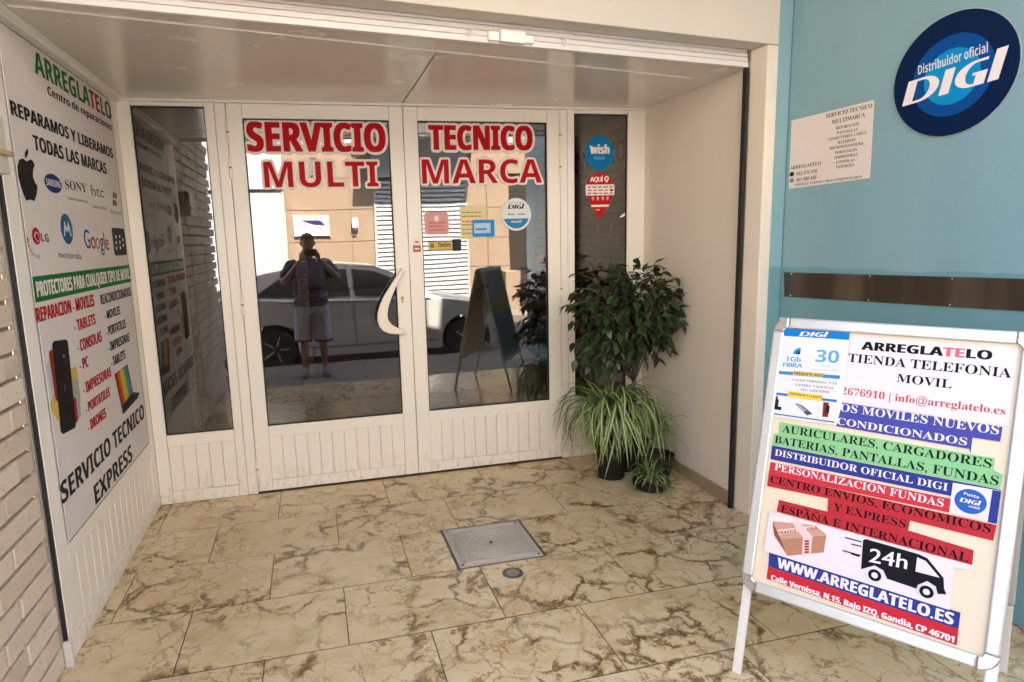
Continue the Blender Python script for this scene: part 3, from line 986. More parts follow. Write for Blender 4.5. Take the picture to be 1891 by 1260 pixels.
BOX('body', M('dark_counter', (.07, .055, .05), .5), ct, -.8, .9, -.25, .25, 0, 1.0)
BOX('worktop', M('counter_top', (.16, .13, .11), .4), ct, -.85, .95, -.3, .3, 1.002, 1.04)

# ------------------------------------------------------------------ big poster on the left partition
PO = Plane((XL+.0015, 0, 0), (0, 1, 0), (0, 0, 1))
ps = thing('wall_poster', 'large white poster with green, black and red lettering on the left partition', 'poster', PO.mat())
PW = ink('#dbd5d3', .38)
MB().box(2.535, 3.775, .418, 2.222, 0, .0025).obj('sheet', PW, ps)
ln = MB()
E1 = .0012
ln.box(2.535, 3.775, .4165, .4195, .0026, .0032); ln.box(3.7735, 3.7765, .4205, 2.22, .0026, .0032); ln.box(2.535, 3.7735, 2.2205, 2.2235, .0026, .0032)
ln.obj('edge_line', ink('#3a2320'), ps)
zA, zB, zC_ = zoomer(0, 0, 2.5208), zoomer(0, 420, 2.625), zoomer(0, 800, 2.7396)
K, G_, R_, W_ = ink('#19171b'), ink('#0f6a31'), ink('#a8161c'), ink('#e4dfdd')
NP = .0032
def PL(s, font, a, b, t, m, fat=0.0, level=True, fatv=0.0, n=NP):
    return LINE(s, font, PO, a, b, t, m, ps, n, fat, level, fatv=fatv)
# heading: three colours in one line
p0, p1 = PO.at(*zA(160, 337)), PO.at(*zA(517, 562)); t0 = PO.at(*zA(163, 240))
mz = (p0[1]+p1[1])/2; cap = t0[1]-p0[1]
v, f = glyphs('ARREGLATELO', 'bold')
iv = islands(place(v, (p0[0], mz), (p1[0], mz), cap), f)
for seg, mm in ((iv[:7], G_), (iv[7:9], R_), (iv[9:], G_)):
    for vv, ff in seg:
        b_ = MB()
        for i, dx in enumerate((-.0028, 0, .0028)): b_.add([(x+dx, y, NP+i*.00004) for x, y in vv], ff)
        b_.obj('letter', mm, ps, fix=False)
PL('Centro de reparaciones', 'bold', zA(218, 432), zA(520, 616), zA(220, 395), K, .0012)
PL('REPARAMOS Y LIBERAMOS', 'bold', zA(48, 520), zA(525, 747), zA(43, 452), K, .0032)
PL('TODAS LAS MARCAS', 'bold', zA(155, 690), zA(495, 818), zA(142, 617), K, .0032)
def ppoly(fn, pts, m, n=NP, name='mark', th=.0004):
    return POLY([PO.at(*fn(*p)) for p in pts], m, ps, n, n+th, name)
def pell(fn, x0, x1, y0, y1, m, n=NP, name='mark', seg=26):
    cx, cy = (x0+x1)/2, (y0+y1)/2
    c = PO.at(*fn(cx, cy)); rx = abs(PO.at(*fn(x1, cy))[0]-PO.at(*fn(x0, cy))[0])/2; ry = abs(PO.at(*fn(cx, y0))[1]-PO.at(*fn(cx, y1))[1])/2
    POLY(circ(c[0], c[1], rx, ry, seg), m, ps, n, n+.0004, name)
    return c, rx, ry
# fruit mark, outlined
ppoly(zA, [(120, 752), (138, 742), (150, 752), (156, 770), (149, 792), (148, 822), (157, 848), (170, 868), (166, 905), (155, 938), (143, 932), (130, 930), (118, 936), (104, 905), (92, 868), (80, 822), (76, 775), (84, 745), (100, 738)], K)
ppoly(zA, [(112, 736), (110, 712), (124, 690), (127, 712), (120, 732)], K)
c, rx, ry = pell(zA, 205, 283, 812, 898, ink('#1d2f72'))
TXT('SAMSUNG', 'bold', (c[0]-rx*.82, c[1]-.012), (c[0]+rx*.82, c[1]-.012), .026, W_, ps, NP+.0009)
PL('SONY', 'serif', zA(301, 880), zA(401, 897), zA(301, 838), K, level=False)
PL('make.believe', 'sans', zA(312, 928), zA(404, 946), zA(312, 912), ink('#6f6a6c'), level=False)
PL('htc', 'sans', zA(424, 912), zA(482, 921), zA(424, 862), ink('#6c9440'), fat=.0015, level=False)
PL('quietly brilliant', 'sans', zA(430, 968), zA(494, 978), zA(430, 952), ink('#8a8788'), level=False)
for (x, y, cc) in ((522, 895, '#8e5a3c'), (532, 899, '#7b7a4a'), (522, 930, '#5a5668'), (532, 933, '#8a7a45')):
    ppoly(zA, [(x, y), (x+8, y+2), (x+8.5, y+28), (x+.5, y+26)], ink(cc))
PL('Microsoft', 'sans', zA(511, 994), zA(564, 1000), zA(510, 976), ink('#7c7779'), level=False)
c, rx, ry = pell(zA, 145, 183, 1060, 1140, ink('#a02032'))
POLY(circ(c[0]+.003, c[1]-.003, rx*.62, ry*.62, 20, math.radians(-90), math.radians(180)), ink('#d7b6b6'), ps, NP+.0006, NP+.0008, 'mark')
POLY(circ(c[0]+.004, c[1]-.004, rx*.46, ry*.46, 20, math.radians(-90), math.radians(180)), ink('#a02032'), ps, NP+.001, NP+.0012, 'mark')
PL('LG', 'bold', zA(189, 1122), zA(224, 1128), zA(189, 1085), ink('#3a3538'), level=False)
for i, (ch, x, y) in enumerate(zip("Life'sGood", (122, 121, 122, 125, 129, 134, 142, 151, 162, 173), (1112, 1126, 1140, 1153, 1163, 1172, 1184, 1193, 1200, 1203))):
    a = PO.at(*zA(x, y)); TXT(ch, 'sans', a, (a[0]+.014, a[1]-.004), .018, ink('#b04a50'), ps, NP)
c, rx, ry = pell(zA, 280, 334, 996, 1138, ink('#2a668f'))
def rel(pts): return [(c[0]+rx*x, c[1]+ry*y) for x, y in pts]
POLY(rel([(-.62, -.42), (-.30, .52), (0, -.05), (-.10, -.22), (-.28, .12), (-.50, -.48)]), W_, ps, NP+.0006, NP+.0009, 'mark')
POLY(rel([(.62, -.42), (.30, .52), (0, -.05), (.10, -.22), (.28, .12), (.50, -.48)]), W_, ps, NP+.0011, NP+.0014, 'mark')
PL('motorola', 'sans', zA(270, 1200), zA(376, 1208), zA(270, 1168), ink('#7a7577'), fat=.0012, level=False)
p0, p1, t0 = PO.at(*zA(393, 1155)), PO.at(*zA(506, 1166)), PO.at(*zA(393, 1068))
v, f = glyphs('Google', 'sans')
for (vv, ff), cc in zip(islands(place(v, p0, p1, t0[1]-p0[1]), f), ('#3a62a8', '#a83a38', '#b08a30', '#3a62a8', '#3f8a4c', '#a83a38')):
    b_ = MB()
    for i, dx in enumerate((-.0025, 0, .0025)): b_.add([(x+dx, y, NP+i*.00004) for x, y in vv], ff)
    b_.obj('letter', ink(cc), ps, fix=False)
a, b = PO.at(*zA(531, 1195)), PO.at(*zA(574, 1065))
POLY(rrect(a[0], b[0], a[1]+.004, b[1], .02), ink('#312d30'), ps, NP, NP+.0004, 'mark')
for x, y in ((.25, .68), (.55, .70), (.22, .48), (.52, .50), (.78, .58), (.20, .28), (.50, .30), (.76, .38)):
    u_, v_ = a[0]+(b[0]-a[0])*x, a[1]+(b[1]-a[1])*y
    POLY(rrect(u_-.008, u_+.010, v_-.006, v_+.008, .004), W_, ps, NP+.0006, NP+.0009, 'mark')
# green band
q0, q1, q2, q3 = [PO.at(*zB(*p)) for p in ((148, 226), (624, 191), (632, 273), (164, 353))]
gz0, gz1 = (q2[1]+q3[1])/2, (q0[1]+q1[1])/2
POLY(rect(q0[0], q1[0], gz0, gz1), ink('#126a33'), ps, NP, NP+.0004, 'green_band')
gh = gz1-gz0
TXT('PROTECTORES PARA CUALQUIER TIPO DE MOVIL', 'bold', (q0[0]+.022, gz0+gh*.2), (q1[0]-.015, gz0+gh*.2), gh*.6, W_, ps, NP+.0008, .0022)
def pimp(s, a, b, t, m, fat=.0028): return PL(s, 'bold', zB(*a), zB(*b), zB(*t), m, fat=fat)
pimp('REPARACION - MOVILES', (177, 455), (455, 386), (169, 384), R_)
pimp('- TABLETS', (359, 500), (461, 475), (354, 445), R_)
pimp('- CONSOLAS', (373, 598), (492, 561), (367, 542), R_)
pimp('- PC', (384, 690), (426, 680), (378, 637), R_)
pimp('- IMPRESORAS', (399, 786), (539, 744), (394, 733), R_)
pimp('- PORTATILES', (411, 880), (533, 838), (405, 832), R_)
pimp('- DRONES', (423, 976), (513, 936), (418, 925), R_)
pimp('REACONDICIONADOS', (486, 370), (633, 337), (484, 320), ink('#4a4548'), .002)
pimp('- MOVILES', (505, 440), (581, 428), (503, 398), K, .002)
pimp('- PORTATILES', (513, 522), (608, 492), (511, 476), K, .002)
pimp('- IMPRESORAS', (523, 598), (626, 557), (521, 552), K, .002)
pimp('- TABLETS', (536, 672), (606, 641), (533, 626), K, .002)
# phones fanned behind a black one
def pr(fn, x0, y0, x1, y1, w, m, n, r=.014, name='printed_phone'):
    """phone-shaped print between two survey points along its long axis"""
    a, b = Vector(PO.at(*fn(x0, y0))), Vector(PO.at(*fn(x1, y1)))
    L = (b-a).length; e = (b-a)/L; h = Vector((-e.y, e.x))
    pts = [tuple(a+e*y+h*x) for x, y in rrect(-w/2, w/2, 0, L, r)]
    POLY(pts, m, ps, n, n+.0003, name)
    return a, e, h, L
a, e, h, L = pr(zB, 243, 640, 290, 905, .10, ink('#b9c2cf'), NP, name='printed_phone')
for i in range(4):
    c = a+e*L*(.22+.2*i)+h*.03
    POLY(circ(c.x, c.y, .011, .015, 12), K, ps, NP+.0005, NP+.0007, 'mark')
pr(zB, 250, 820, 290, 900, .09, ink('#cdb25a'), NP+.0008)
pr(zB, 350, 680, 372, 860, .075, ink('#c9a94a'), NP)
pr(zB, 350, 740, 372, 930, .08, ink('#9aa7a0'), NP+.0004)
pr(zB, 256, 590, 290, 830, .105, ink('#8e2a1e'), NP+.0012)
pr(zB, 345, 830, 358, 950, .075, ink('#9c1f33'), NP+.0012)
a, e, h, L = pr(zB, 284, 548, 328, 988, .155, ink('#1c1619'), NP+.0017, .022)
c = a+e*L*.18+h*(.02); POLY(circ(c.x, c.y, .008, .008, 10), ink('#8d8a8c'), ps, NP+.0022, NP+.0024, 'mark')
c = a+e*L*.52; POLY(circ(c.x, c.y, .010, .014, 12), ink('#4d4648'), ps, NP+.0022, NP+.0024, 'mark')
# laptop with a rainbow screen
s0, s1, s2, s3 = [Vector(PO.at(*zB(*p))) for p in ((555, 712), (612, 670), (638, 800), (586, 868))]
ppoly(zB, [(551, 712), (614, 665), (642, 802), (586, 875)], K, NP, 'printed_laptop')
cols = ('#a8321f', '#c4652a', '#d0b03a', '#b9b23f', '#4f8f58', '#3d7fa0')
for i in range(6):
    t0_, t1_ = i/6, (i+1)/6
    def mixp(t): return s0.lerp(s1, t), s3.lerp(s2, t)
    a0, b0 = mixp(t0_); a1, b1 = mixp(t1_)
    sk_ = (a1-a0)*.55
    POLY([tuple(a0), tuple(a1), tuple(b1), tuple(b0)], ink(cols[i]), ps, NP+.0007, NP+.0009, 'printed_screen')
ppoly(zB, [(586, 873), (641, 800), (673, 802), (664, 828), (592, 908)], ink('#2c2a33'), NP+.0003, 'printed_laptop')
PL('SERVICIO TECNICO', 'bold', zC_(312, 350), (266, 774), zC_(306, 237), K, .0035)
PL('EXPRESS', 'bold', zC_(481, 362), zC_(667, 137), zC_(470, 266), K, .0035)

# ------------------------------------------------------------------ signs on the teal wall
dsc = thing('disc_sign', 'large round navy and blue disc sign with white letters high on the teal wall', 'sign', None)
# the disc: centre and radius recovered from its outline
cc = TP.at(1760, 138)
ang = math.radians(5.0)
dm = TP.mat(cc[0], cc[1], .001) @ Matrix.Rotation(ang, 4, 'Z')
dsc.matrix_world = dm
RV = (TP.at(1744, 22)[1]-TP.at(1752, 255)[1])/2
RD = DISC_R = .222
MB().prism(circ(0, 0, RD, seg=64), 0, .008).obj('disc', ink('#0c2145', .3), dsc, .0015)
MB().prism(circ(0, 0, RD+.0025, seg=64), 0, .004).obj('rim', ALU, dsc)
POLY(circ(0, -.004, RD*.66, seg=56), ink('#0c4a92', .3), dsc, .0085, .009, 'ring')
POLY(circ(0, -.008, RD*.455, seg=48), ink('#0f8dca', .3), dsc, .0095, .010, 'ring')
DW = ink('#ece3e6', .4)
DIGI(dsc, (-RD*.84, -RD*.30), (RD*.86, -RD*.30), RD*.40, DW, .0105, True)
TXT('Distribuidor oficial', 'bold', (-RD*.55, RD*.17), (RD*.56, RD*.17), RD*.155, ink('#cfd6e2'), dsc, .0105)
zS = zoomer(1420, 0, 3.3163)
ns = thing('paper_notice', 'small white paper notice with narrow serif lines on the teal wall below the disc', 'notice', TP.mat())
qs = [TP.at(*p) for p in ((1462, 223), (1615, 185), (1607, 329), (1457, 349))]
MB().prism(qs, .0006, .0016).obj('sheet', ink('#ddd2ce', .6), ns)
NK = ink('#2a2626')
def NL(s, a, b, h, m=NK, font='serif'):
    p0, p1 = TP.at(*zS(*a)), TP.at(*zS(*b)); q = TP.at(*zS(a[0], a[1]-h))
    TXT(s, font, p0, p1, q[1]-p0[1], m, ns, .0020)
NL('SERVICIO TECNICO', (350, 725), (634, 660), 24)
NL('MULTIMARCA', (386, 762), (590, 716), 24)
for s, a, b in (('REPARACION', (412, 795), (555, 766)), ('PANTALLAS', (418, 824), (545, 800)), ('CONECTORES CARGA', (366, 864), (598, 820)), ('BATERIAS', (424, 884), (530, 864)),
                ('MICROSOLDADURA', (372, 920), (580, 886)), ('PORTATILES', (406, 946), (540, 924)), ('IMPRESORAS', (402, 976), (543, 954)), ('CONSOLAS', (412, 1004), (525, 988)), ('PATINETES', (412, 1034), (524, 1018))):
    NL(s, a, b, 17)
NL('ARREGLATELO', (132, 1040), (320, 1010), 20)
NL('642 676 910', (170, 1076), (295, 1058), 20); NL('961 080 448', (170, 1114), (292, 1096), 20)
NL('MOVILES NUEVOS Y REACONDICIONADOS', (160, 1140), (572, 1090), 14)
for y, cc_ in ((1068, '#2a2626'), (1106, '#8d8683')):
    c = TP.at(*zS(142, y)); POLY(circ(c[0], c[1], .0135, .011, 14), ink(cc_), ns, .0020, .0024, 'mark')

bd = thing('metal_band', 'long brown tinted steel band screwed across the teal wall above the sign board', 'metal band', TP.mat())
b0, b1, b2, b3 = TP.at(1449, 503), TP.at(1891, 515), TP.at(1891, 575), TP.at(1449, 548)
def ext(a, b, u): return (u, a[1]+(b[1]-a[1])*(u-a[0])/(b[0]-a[0]))
BAND = None
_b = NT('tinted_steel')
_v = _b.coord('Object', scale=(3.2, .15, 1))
_b.l(_b.mix(_b.ramp(_b.noise(_v, 1.3, 3, .5), (.46, 0), (.62, 1)), (.13, .105, .085), (.27, .215, .165)), _b.p.inputs['Base Color'])  # pale vertical streaks in the colour stand in for reflections on the steel
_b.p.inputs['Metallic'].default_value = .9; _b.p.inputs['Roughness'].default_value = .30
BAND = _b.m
U2 = 2.4
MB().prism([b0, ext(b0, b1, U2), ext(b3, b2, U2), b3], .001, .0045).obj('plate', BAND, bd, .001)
us = [TP.at(*p)[0] for p in ((1463, 506), (1608, 510), (1760, 513))]
us += [us[-1]+.33*k for k in (1, 2, 3)]
for su in us:
    for (A, B, off) in ((b0, b1, -.007), (b3, b2, .008)):
        p = ext(A, B, su)
        MB().lathe([(.0036, 0), (.0036, .0008), (.002, .0018), (0, .0020)], (p[0], p[1]+off, .0046), 10).obj('screw', ALU, bd)

# ------------------------------------------------------------------ folding pavement sign board
BF = Vector((1.29, 1.723, 0)); BA, BLN, S1, S2, WB = -1.009, .235, .291, 1.215, .685
bw_ = Vector((math.cos(BA), math.sin(BA), 0)); bk = Vector((-math.sin(BA), math.cos(BA), 0))
bu = Vector((0, 0, 1))*math.cos(BLN)+bk*math.sin(BLN)
AB = Plane(BF, bw_, bu)
sb = thing('sign_board', 'aluminium folding pavement sign board covered with printed offer strips', 'sign board', AB.mat())
FRW = .036
def rail(pl_, a, b, c, d, name='frame_rail', par=None):
    return MB().box(a, b, c, d, -.004, .016).obj(name, ALU, par or sb, .006, seg=3)
RC = .048
rail(AB, 0, FRW, S1+RC, S2-RC); rail(AB, WB-FRW, WB, S1+RC, S2-RC)
rail(AB, RC, WB-RC, S1, S1+FRW); rail(AB, RC, WB-RC, S2-FRW, S2)
def corner(cu, cv, a0):
    out = [(cu+RC*math.cos(math.radians(a0+t)), cv+RC*math.sin(math.radians(a0+t))) for t in range(0, 91, 10)]
    ri = RC-FRW
    inn = [(cu+ri*math.cos(math.radians(a0+t)), cv+ri*math.sin(math.radians(a0+t))) for t in range(90, -1, -30)]
    MB().prism(out+inn, -.005, .0175).obj('frame_corner', M('chrome_corner', (.72, .72, .72), .2, .9), sb, .004)
corner(WB-RC, S2-RC, 0); corner(RC, S2-RC, 90); corner(RC, S1+RC, 180); corner(WB-RC, S1+RC, 270)
MB().box(FRW-.004, WB-FRW+.004, S1+FRW-.004, S2-FRW+.004, -.003, .006).obj('backing_sheet', ink('#dfd0b9', .5), sb)
for u in (.002, WB-.030):
    MB().box(u, u+.028, -.0, S1+.3, -.022, -.0045).obj('leg', ALUW, sb, .003)
# rear half, hinged at the top
TW = AB.O+AB.V*(S2-.004)
ub_ = Vector((0, 0, -1))*math.cos(BLN)+bk*math.sin(BLN)
rear = Plane(TW+bk*.03, -bw_, -ub_)
Mi = AB.mat().inverted() @ rear.mat()
def rbox(name, m, a, b, c, d, e, f_, bev=0.0):
    o = MB().box(a, b, c, d, e, f_).obj(name, m, sb, bev); o.matrix_local = Mi; return o
rbox('rear_panel', M('grey_back_sheet', (.30, .29, .28), .55), -WB+.03, -.03, -.90, -.03, -.003, .004)
for a, b, c, d in ((-WB, -WB+FRW, -.93, -.002), (-FRW, 0, -.93, -.002), (-WB+FRW+.001, -FRW-.001, -.93, -.894), (-WB+FRW+.001, -FRW-.001, -.038, -.002)):
    rbox('rear_frame_rail', ALU, a, b, c, d, -.006, .012, .004)
for a in (-WB+.002, -.030):
    rbox('rear_leg', ALUW, a, a+.028, -1.215, -.94, -.008, .008, .003)
rbox('rear_sheet', ink('#b89a55', .5), -WB+.05, -.05, -.44, -.30, .0045, .006)
rbox('rear_sheet', ink('#4a6e86', .5), -WB+.05, -.05, -.86, -.46, .0045, .006)
z1_, z2_ = zoomer(1360, 560, 3.499), zoomer(1320, 860, 3.1506)
N0 = .0066
def BP(fn, pts, m, n, parent=None, name='printed_strip', th=.0006):
    return POLY([AB.at(*fn(*p)) for p in pts], m, parent or sb, n, n+th, name)
def BT(fn, s, font, a, b, t, m, parent, n, fat=0.0, fatv=0.0):
    return LINE(s, font, AB, fn(*a), fn(*b), fn(*t), m, parent, n, fat, fatv=fatv)
PAP = ink('#dcd5db', .45); BLU = ink('#464a9a', .45); BLU2 = ink('#2f3a86', .45); GRN = ink('#86be88', .45); REDP = ink('#c23541', .45); REDK = ink('#b02e37', .4)
KK, KG, WW, RS = ink('#15151a'), ink('#14251a'), ink('#dfd9e2'), ink('#c23a3c')
s = BP(z1_, [(748, 212), (1822, 296), (1757, 792), (682, 640)], PAP, N0, None, 'paper_sheet')
p0, p1, t0 = AB.at(*z1_(812, 302)), AB.at(*z1_(1647, 368)), AB.at(*z1_(826, 250))
v, f = glyphs('ARREGLATELO', 'bold')
iv = islands(place(v, p0, p1, t0[1]-p0[1]), f)
for seg_, mm in ((iv[:7], KK), (iv[7:9], ink('#d2607a')), (iv[9:], KK)):
    for vv, ff in seg_:
        b_ = MB()
        for i, dx in enumerate((-.0016, 0, .0016)): b_.add([(x+dx, y, N0+.0011+i*.00004) for x, y in vv], ff)
        b_.obj('letter', mm, s, fix=False)
BT(z1_, 'TIENDA TELEFONIA', 'serif', (724, 380), (1776, 485), (728, 326), KK, s, N0+.0011)
BT(z1_, 'MOVIL', 'serif', (1036, 510), (1392, 553), (1042, 457), KK, s, N0+.0011)
BT(z1_, '2676910 | info@arreglatelo.es', 'serif', (680, 588), (1736, 722), (684, 544), RS, s, N0+.0011)
s = BP(z1_, [(672, 640), (1722, 800), (1706, 895), (1528, 868), (1514, 975), (1508, 942), (650, 795)], BLU, N0+.0018)
BT(z1_, 'OS MOVILES NUEVOS', 'serif', (675, 697), (1696, 850), (682, 648), WW, s, N0+.0029)
BT(z1_, 'ACONDICIONADOS', 'serif', (592, 772), (1490, 920), (600, 730), WW, s, N0+.0029)
s = BP(z1_, [(285, 768), (1672, 1002), (1664, 1078), (1722, 1108), (1704, 1200), (235, 917), (246, 842), (277, 842)], GRN, N0+.0006)
BT(z1_, 'AURICULARES, CARGADORES', 'serif', (300, 832), (1648, 1066), (312, 786), KG, s, N0+.0017)
BT(z1_, 'BATERIAS, PANTALLAS, FUNDAS', 'serif', (250, 902), (1692, 1178), (258, 855), KG, s, N0+.0017)
s = BP(z1_, [(236, 919), (1710, 1205), (1700, 1262), (1640, 1290), (1390, 1245), (226, 1008)], BLU2, N0+.0013)
BT(z1_, 'DISTRIBUIDOR OFICIAL DIGI', 'serif', (252, 982), (1366, 1212), (260, 943), WW, s, N0+.0024)
s = BP(z2_, [(330, -22), (1390, 195), (1380, 275), (318, 52)], REDP, N0+.0019)
BT(z2_, 'PERSONALIZACION FUNDAS', 'serif', (352, 24), (1332, 240), (358, -14), WW, s, N0+.0030)
s = BP(z2_, [(318, 50), (1642, 345), (1622, 435), (1140, 318), (1128, 376), (660, 268), (665, 190), (310, 118)], REDK, N0+.0026)
BT(z2_, 'CENTRO ENVIOS, ECONOMICOS', 'serif', (328, 96), (1606, 392), (334, 56), KK, s, N0+.0037)
BT(z2_, 'Y EXPRESS', 'serif', (694, 258), (1112, 362), (698, 216), KK, s, N0+.0037)
s = BP(z2_, [(378, 198), (665, 268), (1125, 374), (1508, 490), (1500, 576), (366, 266)], REDK, N0+.0019)
BT(z2_, 'ESPAÑA E INTERNACIONAL', 'serif', (388, 268), (1478, 560), (394, 226), KK, s, N0+.0030)
BP(z2_, [(528, 246), (556, 262), (556, 268), (528, 253)], KK, N0+.0030, s, 'mark')
s = BP(z2_, [(1388, 98), (1666, 146), (1640, 336), (1366, 272)], PAP, N0+.0034, None, 'paper_sheet')
BP(z2_, [(1618, 140), (1668, 149), (1642, 337), (1590, 325)], BLU2, N0+.0043, s, 'mark')
c = AB.at(*z2_(1490, 207))
POLY(circ(c[0], c[1], .036, .034, 32), ink('#2a5fb0'), s, N0+.0043, N0+.0048, 'mark')
TXT('Punto', 'bold', (c[0]-.016, c[1]+.015), (c[0]+.018, c[1]+.012), .008, WW, s, N0+.0054)
DIGI(s, (c[0]-.024, c[1]-.006), (c[0]+.024, c[1]-.007), .012, WW, N0+.0054)
TXT('mobil', 'bold', (c[0]-.002, c[1]-.016), (c[0]+.022, c[1]-.017), .006, WW, s, N0+.0054)
s = BP(z2_, [(326, 262), (1502, 578), (1498, 606), (1398, 590), (1368, 836), (290, 492)], PAP, N0+.0042, None, 'paper_sheet')
# parcel print
C1, C2, C3 = ink('#b07f68'), ink('#8a5648'), ink('#c39a86')
NB = N0+.0051
BP(z2_, [(346, 322), (590, 345), (656, 400), (392, 425)], C3, NB, s, 'printed_parcel')
BP(z2_, [(345, 324), (392, 425), (430, 520), (352, 400)], C2, NB+.0007, s, 'printed_parcel')
BP(z2_, [(392, 426), (656, 402), (640, 502), (428, 522)], C1, NB+.0007, s, 'printed_parcel')
TAPE = ink('#e2c6c2')
BP(z2_, [(450, 320), (500, 323), (575, 410), (565, 516), (515, 520), (520, 416)], TAPE, NB+.0014, s, 'printed_tape')
BP(z2_, [(372, 372), (600, 345), (612, 362), (378, 402)], TAPE, NB+.0018, s, 'printed_tape')
for (x, y, x2, y2) in ((378, 398, 480, 384), (545, 376, 604, 366)):
    BT(z2_, 'FRAGILE' if x < 400 else 'FRA', 'bold', (x, y), (x2, y2), (x, y-17), ink('#8c2f36'), s, NB+.0027)
for i in range(5):
    BP(z2_, [(530, 432+16*i), (556, 430+16*i), (555, 441+16*i), (530, 443+16*i)], ink('#8c2f36'), NB+.0022, s, 'mark')
# van print
VK = ink('#17151c', .35)
BP(z2_, [(868, 432), (882, 424), (1190, 512), (1240, 535), (1335, 650), (1338, 712), (1352, 745), (1300, 742), (1290, 700), (1240, 668), (1185, 690), (1178, 712), (1008, 655), (985, 605), (935, 578), (890, 590), (856, 600)], VK, NB, s, 'printed_van')
BP(z2_, [(1182, 530), (1232, 552), (1312, 648), (1172, 612)], PAP, NB+.0007, s, 'printed_window')
for (x, y) in ((936, 634), (1236, 730)):
    c = AB.at(*z2_(x, y))
    POLY(circ(c[0], c[1], .0205, .0205, 28), PAP, s, NB+.0012, NB+.0015, 'mark')
    POLY(circ(c[0], c[1], .0172, .0172, 28), VK, s, NB+.0018, NB+.0021, 'printed_wheel')
    POLY(circ(c[0], c[1], .0085, .0085, 20), PAP, s, NB+.0024, NB+.0027, 'mark')
BT(z2_, '24h', 'sans', (902, 556), (1120, 598), (912, 478), ink('#e8e4ec'), s, NB+.0010, .0008)
for (x0, y0, x1, y1) in ((764, 412, 860, 438), (800, 450, 858, 464), (750, 488, 852, 516), (800, 508, 848, 522)):
    BP(z2_, [(x0, y0), (x1, y1), (x1, y1+7), (x0, y0+7)], VK, NB, s, 'mark')
s = BP(z2_, [(322, 503), (1432, 852), (1420, 948), (316, 584)], BLU2, N0+.0012)
BT(z2_, 'WWW.ARREGLATELO.ES', 'bold', (368, 590), (1386, 924), (372, 532), WW, s, N0+.0023, .0013)
s = BP(z2_, [(315, 585), (1420, 949), (1410, 1042), (306, 656)], ink('#bf2a36', .45), N0+.0012)
BT(z2_, 'Calle Vernissa, N.15, Bajo IZQ, Gandia, CP 46701', 'bold', (332, 662), (1392, 1026), (336, 632), WW, s, N0+.0023, .0009)
# flyer stuck over the top left corner
FN_ = N0+.0034
s = BP(z1_, [(303, 166), (742, 190), (690, 640), (652, 790), (230, 732)], ink('#d8dae0', .35), FN_, None, 'flyer')
BP(z1_, [(303, 165), (740, 190), (733, 240), (299, 212)], ink('#1379c4'), FN_+.0009, s, 'mark')
_p0, _p1, _t = AB.at(*z1_(412, 214)), AB.at(*z1_(600, 222)), AB.at(*z1_(414, 186))
DIGI(s, _p0, _p1, _t[1]-_p0[1], WW, FN_+.0018)
BP(z1_, [(338, 260), (392, 232), (436, 262), (430, 335), (345, 330)], ink('#d4dcea'), FN_+.0009, s, 'mark')
cA = AB.at(*z1_(418, 334))
for i, (rr_, cc_) in enumerate(((.022, '#3f93d0'), (.016, '#1d5fae'), (.010, '#16386e'))):
    POLY(circ(cA[0], cA[1], rr_, rr_, 14, math.radians(90), math.radians(180))+[cA], ink(cc_), s, FN_+.0016+.0005*i, FN_+.0018+.0005*i, 'mark')
LB_ = ink('#4d93bf')
BT(z1_, '1Gb', 'sans', (334, 376), (420, 382), (336, 345), LB_, s, FN_+.0009, .0008)
BT(z1_, 'FIBRA', 'sans', (308, 412), (430, 420), (310, 384), LB_, s, FN_+.0009, .0008)
BT(z1_, '30', 'bold', (514, 380), (664, 390), (520, 302), ink('#5ba3cf'), s, FN_+.0009)
BT(z1_, '€/mes', 'sans', (556, 408), (612, 413), (556, 398), ink('#7b8190'), s, FN_+.0009)
BT(z1_, 'Para tu casa y tu hogar', 'sans', (492, 432), (664, 442), (492, 422), ink('#9aa0ac'), s, FN_+.0009)
BP(z1_, [(272, 438), (676, 470), (672, 492), (268, 458)], ink('#3a7fb8'), FN_+.0009, s, 'mark')
BP(z1_, [(376, 438), (580, 456), (560, 480), (372, 464)], INKYE, FN_+.0015, s, 'mark')
BT(z1_, 'PREGUNTA AQUI', 'bold', (382, 462), (564, 476), (382, 446), KK, s, FN_+.0024)
GT = ink('#55565e')
BT(z1_, 'CALLE VERNISSA, N.15', 'serif', (368, 502), (654, 528), (368, 488), GT, s, FN_+.0009)
BT(z1_, 'GANDIA, VALENCIA', 'serif', (386, 534), (634, 558), (386, 520), GT, s, FN_+.0009)
BT(z1_, 'TEL: 642676910', 'serif', (420, 566), (602, 584), (420, 552), GT, s, FN_+.0009)
BP(z1_, [(250, 576), (655, 626), (652, 642), (247, 592)], ink('#3f78ae'), FN_+.0009, s, 'mark')
BP(z1_, [(342, 568), (566, 596), (556, 636), (338, 606)], ink('#e5c75c'), FN_+.0015, s, 'mark')
BT(z1_, 'CONTRATA Y LLEVATE', 'bold', (350, 592), (558, 618), (350, 578), KK, s, FN_+.0024)
for k, (x, y) in enumerate(((240, 600), (568, 640))):
    BP(z1_, [(x, y), (x+36, y+4), (x+30, y+ (62 if k == 0 else 98)), (x-6, y+(58 if k == 0 else 94))], ink('#7a2a2a'), FN_+.0015, s, 'printed_phone')
    BP(z1_, [(x+20, y+20), (x+42, y+24), (x+36, y+74), (x+14, y+70)], ink('#2a2426'), FN_+.0021, s, 'printed_phone')
BP(z1_, [(244, 664), (300, 672), (296, 692), (240, 684)], KK, FN_+.0021, s, 'mark')
BP(z1_, [(386, 648), (430, 660), (498, 716), (462, 726)], ink('#4e5058'), FN_+.0015, s, 'printed_phone')
BP(z1_, [(398, 658), (424, 664), (460, 696), (440, 702)], ink('#9aa2ae'), FN_+.0021, s, 'mark')
